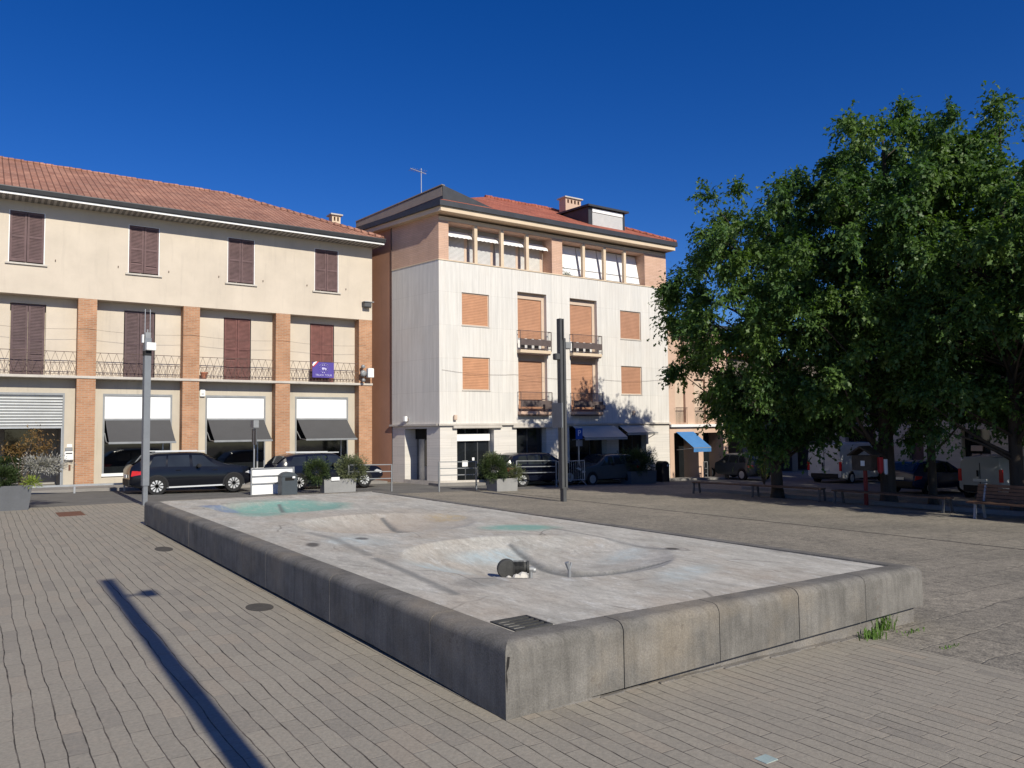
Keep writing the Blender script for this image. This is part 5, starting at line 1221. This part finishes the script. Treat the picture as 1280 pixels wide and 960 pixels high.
# ------------------------------------------------------------------ street furniture
def lamp_left():
    x, y = 4.27, 26.05; z = gz(x)
    t = thing('lamp_post', 'light grey square lamp post topped by two thin prongs, before the black suv', 'lamp post', (x, y, z), R(8))
    lb().box(-.065,.065,-.065,.065,0,.62).build('base', M['lampgrey'], t, world=False); lb().box(-.095,.095,-.095,.095,.6,5.15).build('shaft', M['lampgrey'], t, world=False, bevel=.006)
    lb().box(-.10,.10,-.10,.10,4.60,4.75).build('collar', M['plastic'], t, world=False)
    lb().box(-.08,.08,-.08,.08,5.15,5.32).box(-.02,.02,-.02,.02,5.32,5.42).build('head', M['greymetal'], t, world=False)
    lb().box(-.085,.19,-.24,-.10,4.76,5.0).build('sensor_box', M['white'], t, world=False, bevel=.01); lb().box(-.16,-.11,-.05,.05,5.0,5.25).build('bracket', M['white'], t, world=False)
    for s in (-1, 1): lb().bar((s*.075,0,5.2),(s*.075,0,6.05),.018).build('prong', M['silver'], t, world=False)
lamp_left()
def lamp_dark(label, x, y, H_, hb, sign=True, rz=0, two=True):
    z = gz(x); t = thing('lamp_post', label, 'lamp post', (x, y, z), rz)
    lb().box(-.07,.07,-.09,.09,0,.5).build('base', M['lampdark'], t, world=False)
    lb().box(-.125,-.03,-.10,.10,.45,H_).box(.03,.125,-.10,.10,.45,hb+.25 if two else H_).box(-.03,.03,-.05,.05,.45,hb+.2 if two else H_-.02).build('shaft', M['lampdark'], t, world=False, bevel=.008)
    if two: lb().box(.03,.08,-.07,.07,hb+.25,H_).build('upper_shaft', M['lampdark'], t, world=False)
    lb().box(.10 if two else .32,.36 if two else .58,-.11,.11,hb-.12,hb+.12).build('spotlight', M['greymetal'], t, world=False, bevel=.02)
    if not two: lb().bar((.1,0,hb),(.34,0,hb),.05).build('arm', M['lampdark'], t, world=False)
    if two: lb().box(-.32,-.125,-.10,.10,hb-.52,hb-.30).build('spotlight', M['lampdark'], t, world=False, bevel=.02)
    if sign: lb().box(-.24,-.20,-.28,.28,2.55,3.4).build('sign_panel', M['lampgrey'], t, world=False); lb().box(-.22,-.12,-.03,.03,2.9,2.96).build('bracket', M['lampdark'], t, world=False)
    return t
lamp_dark('tall dark grey lamp post with two spotlights in front of the travertine building', 16.72, 21.15, 6.35, 5.42)
lamp_dark('dark lamp post whose shadow crosses the foreground brick paving', 1.42, -.10, 9.0, 8.02, False, 0, False).scale = (.8, .8, 1)
# railings
def railing(label, x0, y0, x1, y1, h, rails, posts, mat='greymetal', fence_group='grey street railings'):
    t = thing('street_railing', label, 'railing', (x0, y0, gz(x0)), 0, fence_group)
    P_ = lambda f, z: (x0+(x1-x0)*f, y0+(y1-y0)*f, gz(x0+(x1-x0)*f)+z)
    for z in rails: MB().bar(P_(0, z), P_(1, z), .035).build('rail', M[mat], t)
    for f in posts: MB().bar(P_(f, -.02), P_(f, h), .05).build('post', M[mat], t)
    return t
railing('grey railing between the long planter and the side doorway', 12.0, 28.7, 13.75, 28.5, 1.08, (1.07,.80,.52), (0,1))
railing('grey railing standing before the travertine corner pier', 15.25, 27.3, 17.1, 27.45, 1.2, (1.19,.93,.66), (0,1))
railing('grey railing in front of the shaded dark suv', 19.6, 28.1, 21.85, 28.15, 1.2, (1.19,.93,.66), (0,1))
t = thing('panel_railing', 'grey railing filled with white boards behind the left bin', 'railing', (8.35, 29.1, gz(8.35)), 0, 'grey street railings')
zz = gz(8.9)
for x in (8.35, 9.93): MB().bar((x,29.05,zz-.02),(x,29.05,zz+1.0),.05).build('post', M['greymetal'], t)
for z in (.98,.70,.42): MB().bar((8.35,29.05,zz+z),(9.93,29.05,zz+z),.035).build('rail', M['greymetal'], t)
for a, c, z0, z1 in ((8.38,9.28,.02,.40), (8.38,9.2,.44,.68), (9.205,9.9,.44,.68), (8.38,9.9,.72,.96), (9.285,9.9,.02,.40)): MB().box(a,c,29.08,29.11,zz+z0,zz+z1).build('board', M['flatwhite'], t)
t = thing('low_guard_rail', 'low horizontal guard rail on the pavement edge behind the left planter', 'guard rail', (1.4, 33.2, 0), 0)
MB().bar((1.0,33.0,.30),(4.75,32.75,.28),.08,.07).build('rail', M['silver'], t)
for x in (1.2, 3.0, 4.65): MB().bar((x,33.0-.067*(x-1),0),(x,33.0-.067*(x-1),.28),.06).build('post', M['silver'], t)
# bins
def bin_(label, x, y, z, mat):
    t = thing('litter_bin', label, 'bin', (x, y, z), 0, 'street litter bins')
    W, D, h = .29, .24, .70
    b = MB(); prof_ = [(-W,0),(W,0),(W,h)]+[(W*math.cos(a), h+.19*math.sin(a)) for a in np.linspace(.15, PI-.15, 12)]+[(-W,h)]
    b.prism(prof_, lambda p, k: (x+p[0], y+(-D, D)[k], z+p[1])); b.build('body', M[mat], t, bevel=.015)
    MB().box(x-.17, x+.17, y-D-.006, y-D+.02, z+.58, z+.70).build('opening', M['dark'], t)
    MB().box(x-W-.02, x+W+.02, y-D-.02, y+D+.02, z+.735, z+.755).build('lid_rim', M[mat], t)
    MB().box(x+.10, x+.2, y-D-.012, y-D-.004, z+.66, z+.74).build('sticker', M['flatwhite'], t)
    return t
bin_('dark blue grey litter bin in front of the white boarded railing', 9.45, 28.3, gz(9.45)-.02, 'binpaint')
bin_('black litter bin beside the pale pier at the right end of the travertine building', 30.45, 29.9, gz(30.4), 'plastic').scale = (1, 1, 1.25)
# signs
def sign_post(label, x, y, H_, parts):
    t = thing('road_sign', label, 'sign', (x, y, gz(x))); z = gz(x)
    MB().tube((x,y,z),(x,y,z+H_),.03).build('pole', M['silver'], t)
    for nm, bx, mt in parts: MB().box(x+bx[0], x+bx[1], y+bx[2], y+bx[3], z+bx[4], z+bx[5]).build(nm, M[mt], t)
    return t
sign_post('narrow road sign seen edge on above the black suv bonnet', 8.75, 31.95-2.75+.9, 2.72, (('sign_plate', (-.02,.02,-.26,.26,1.85,2.45), 'lampdark'), ('sign_plate', (-.09,.11,-.2,.2,2.5,2.78), 'greymetal')))
t = sign_post('blue parking sign on a pole under the tree shadow beside the dark lamp post', 24.9, 30.2, 2.85, (('sign_plate', (-.22,.22,-.05,-.03,2.2,2.75), 'signblue'), ('notice_plate', (-.2,.2,-.05,-.03,1.85,2.15), 'greymetal')))
text_mesh('P', .42, 'lettering', M['flatwhite'], t, (24.9, 30.145, gz(24.9)+2.5))
# crowd barrier
t = thing('crowd_barrier', 'silver crowd barrier with vertical bars right of the dark lamp post', 'barrier', (23.0, 28.6, gz(23)))
z = gz(23.0); x0, x1, yb = 22.2, 23.9, 28.6
q = MB()
for p0, p1 in (((x0,yb,z+1.15),(x1,yb,z+1.15)), ((x0,yb,z+.25),(x1,yb,z+.25)), ((x0,yb,z+.2),(x0,yb,z+1.15)), ((x1,yb,z+.2),(x1,yb,z+1.15))): q.tube(p0, p1, .022, n=8)
q.build('frame', M['silver'], t); q = MB()
for k in range(1, 13): q.tube((x0+(x1-x0)*k/13,yb,z+.25),(x0+(x1-x0)*k/13,yb,z+1.15),.009,n=6)
q.build('bars', M['silver'], t)
for x in (x0+.15, x1-.15): MB().tube((x,yb-.3,z+.01),(x,yb,z+.25),.018).tube((x,yb+.3,z+.01),(x,yb,z+.25),.018).build('foot', M['silver'], t)
# rack by the shop
t = thing('steel_rack', 'small pale steel rack on the pavement under the blue awning', 'rack', (34.6, 30.6, gz(34.6))); z = gz(34.6)+.0; q = MB()
for x in (34.5, 34.8): q.bar((x,30.6,z),(x,30.6,z+1.05),.04)
for zz in (.35,.65,1.03): q.bar((34.5,30.6,z+zz),(34.8,30.6,z+zz),.04)
q.build('frame', M['silver'], t); MB().box(34.45,34.85,30.45,30.8,z,z+.05).build('foot_plate', M['silver'], t)
# benches
def bench(label, p0, p1, back=False, legs=(0.02,.98)):
    p0, p1 = Vector(p0), Vector(p1); d = (p1-p0); Ln = d.length; d.normalize(); nrm = Vector((-d.y, d.x, 0))
    if nrm.x < 0: nrm = -nrm            # pointing away from the square
    t = thing('bench', label, 'bench', tuple(p0), 0, 'benches along the tree row'); zf = lambda f: gz(p0.x+(p1.x-p0.x)*f)
    for k in range(4):
        o = nrm*(.02+.13*k); a = p0+o; c = p1+o; MB().bar((a.x,a.y,zf(0)+.46),(c.x,c.y,zf(1)+.46),.11,.045).build('seat_slat', M['wood'], t)
    if back:
        for k in range(5):
            o = nrm*(.50+.025*k); z = .52+.10*k; a = p0+o; c = p1+o; MB().bar((a.x,a.y,zf(0)+z),(c.x,c.y,zf(1)+z),.035,.085).build('back_slat', M['wood'], t)
    for f in legs:
        q = p0+d*Ln*f; z = zf(f); b = MB(); b.bar((q.x,q.y,z),(q.x+nrm.x*.06,q.y+nrm.y*.06,z+.44),.06); b.bar((q.x+nrm.x*.5,q.y+nrm.y*.5,z),(q.x+nrm.x*.42,q.y+nrm.y*.42,z+.44),.06); b.bar((q.x,q.y,z+.43),(q.x+nrm.x*.5,q.y+nrm.y*.5,z+.43),.05)
        if back: b.bar((q.x+nrm.x*.47,q.y+nrm.y*.47,z+.43),(q.x+nrm.x*.62,q.y+nrm.y*.62,z+.98),.05)
        b.build('leg', M['greymetal'] if back else M['lampdark'], t)
bench('long backless wooden bench at the left end of the tree row', (24.3, 22.2, gz(24.3)), (25.2, 16.9, gz(25.2)), False, (.01,.5,.99))
bench('long backless wooden bench in the middle of the tree row', (25.0, 16.3, gz(25)), (24.6, 12.2, gz(24.6)), False, (.02,.98))
bench('wooden bench with a slatted backrest at the right edge', (23.6, 11.1, gz(23.6)), (23.3, 8.4, gz(23.3)), True, (.08,.92))
# planting kerb round the trees
b = MB()
for a, c in ((9.0, 23.5),):
    b.box(25.8, 26.0, a, c, gz(25.9)-.05, gz(25.9)+.14).box(29.0, 29.2, a, c, gz(29.1)-.05, gz(29.1)+.14)
struct(b.build('kerb', M['sidewalk']))
# book house on a post
hx, hy = 25.55, 15.35; hz = gz(hx)
t = thing('book_box', 'little wooden house shaped box on a red post between the left oaks', 'book box', (hx, hy, hz))
MB().bar((hx,hy,hz),(hx,hy,hz+1.2),.10).build('post', M['redpaint'], t)
MB().box(hx-.22,hx+.22,hy-.36,hy+.36,hz+1.2,hz+1.72).build('cabinet', M['wood2'], t)
MB().box(hx-.235,hx-.22,hy-.12,hy+.02,hz+1.36,hz+1.54).build('window', M['flatwhite'], t)
MB().prism([(-.47,1.70),(0,1.99),(.47,1.70),(.47,1.75),(0,2.05),(-.47,1.75)], lambda p, k: (hx+(-.32,.32)[k], hy+p[0], hz+p[1])).build('roof', M['wood2'], t)
t = thing('hanging_cloth', 'red and white cloth hanging right of the little house shaped box', 'cloth', (hx+.1, hy-.55, hz+1.1))
def cloth(y0, y1, z0, z1, mt, nm, s=1):
    b = MB(); n = 7; zz = [z0-.06*math.sin(k*1.9*s) for k in range(n+1)]
    for k in range(n):
        a, c = y0+(y1-y0)*k/n, y0+(y1-y0)*(k+1)/n; w0, w1 = .05*math.sin(k*1.4), .05*math.sin((k+1)*1.4)
        b.quad((hx+.1+w0,a,zz[k]),(hx+.1+w1,c,zz[k+1]),(hx+.1+w1,c,z1),(hx+.1+w0,a,z1))
    return b.build(nm, M[mt], t, recalc=False, smooth=True)
cloth(hy-.40, hy-.62, hz+1.15, hz+1.66, 'red', 'red_cloth'); cloth(hy-.625, hy-.76, hz+1.1, hz+1.6, 'flatwhite', 'white_cloth', 2)
# metal plates in the paving
def plate(nm, x, y, w, d, mt, lab, cat, dz=.006):
    z = gz(x)+dz; tag(MB().box(x-w/2, x+w/2, y-d/2, y+d/2, z-.01, z+.003).build(nm, M[mt]), lab, cat)
plate('drain_cover', 2.15, 24.5, .62, 1.3, 'rustiron', 'rust brown metal cover set in the paving near the left planter', 'cover')
def mh(x, y, rx, ry, lab):
    z = gz(x)+.006; b = MB(); b.v = [(x+rx*math.cos(a), y+ry*math.sin(a), z) for a in np.linspace(0, 2*PI, 33)[:-1]]; b.f = [tuple(range(32))]
    b2_ = MB(); b2_.prism([(p[0], p[1]) for p in b.v], lambda p, k: (p[0], p[1], z-.01+.012*k)); tag(b2_.build('manhole_cover', M['darkspot']), lab, 'manhole')
mh(2.96, 9.9, .16, .24, 'dark oval cover in the brick paving nearest the fountain wall'); mh(2.95, 15.9, .15, .35, 'dark oval cover in the brick paving further along the fountain wall')
plate('glass_block', 4.38, 3.41, .12, .10, 'glassblock', 'small greenish glass light set in the brick paving in the foreground', 'paving light')
b = MB()
for y in (29.0, ): b.box(-1, 4.2, y-.05, y+.05, gz(0)+.004, gz(0)+.009)

# ------------------------------------------------------------------ camera, sun, sky
F, W_, H_ = 967.0, 1280, 960
pitch, roll, yawu = math.atan(56/967), .011, math.atan(1400/967)
su, cu = math.sin(yawu), math.cos(yawu)
f0_ = Vector((cu, su, 0)); r0_ = Vector((su, -cu, 0)); zz_ = Vector((0,0,1))
fw = f0_*math.cos(pitch)+zz_*math.sin(pitch); up_ = -f0_*math.sin(pitch)+zz_*math.cos(pitch)
Rr = r0_*math.cos(roll)-up_*math.sin(roll); Uu = up_*math.cos(roll)+r0_*math.sin(roll)
cam = bpy.data.cameras.new('camera'); cam.sensor_width = 36; cam.lens = F/W_*36; cam.clip_end = 2000; cam.clip_start = .05
co = bpy.data.objects.new('camera', cam); COL.objects.link(co)
m = Matrix((Rr, Uu, -fw)).transposed().to_4x4(); m.translation = Vector((0,0,2.2)); co.matrix_world = m
scene.camera = co
EL, AZ = R(34.2), R(1.0)
Ld = Vector((math.sin(AZ)*math.cos(EL), math.cos(AZ)*math.cos(EL), -math.sin(EL)))
sun = bpy.data.lights.new('sun', 'SUN'); sun.energy = 5.0; sun.angle = R(.5); sun.color = (1, .94, .80)
so = bpy.data.objects.new('sun', sun); COL.objects.link(so); so.rotation_euler = Ld.to_track_quat('-Z', 'Y').to_euler(); so.location = (0, -20, 40)
w = bpy.data.worlds.new('World'); scene.world = w; w.use_nodes = True; nt = w.node_tree; nt.nodes.clear()
sky = nt.nodes.new('ShaderNodeTexSky'); sky.sky_type = 'NISHITA'; sky.sun_disc = False; sky.sun_elevation = EL; sky.sun_rotation = PI+AZ
sky.altitude = 300; sky.air_density = .9; sky.dust_density = .25; sky.ozone_density = 6.0
bg = nt.nodes.new('ShaderNodeBackground'); bg.inputs[1].default_value = .1; out = nt.nodes.new('ShaderNodeOutputWorld')
hs = nt.nodes.new('ShaderNodeHueSaturation'); hs.inputs['Saturation'].default_value = 1.27; hs.inputs['Hue'].default_value = .517; nt.links.new(sky.outputs[0], hs.inputs['Color']); nt.links.new(hs.outputs[0], bg.inputs[0]); nt.links.new(bg.outputs[0], out.inputs[0])
vs = scene.view_settings; vs.view_transform = 'Standard'; vs.look = 'None'; vs.exposure = 0; vs.gamma = 1; vs.use_curve_mapping = False
scene.cycles.max_bounces = 6; scene.cycles.diffuse_bounces = 3
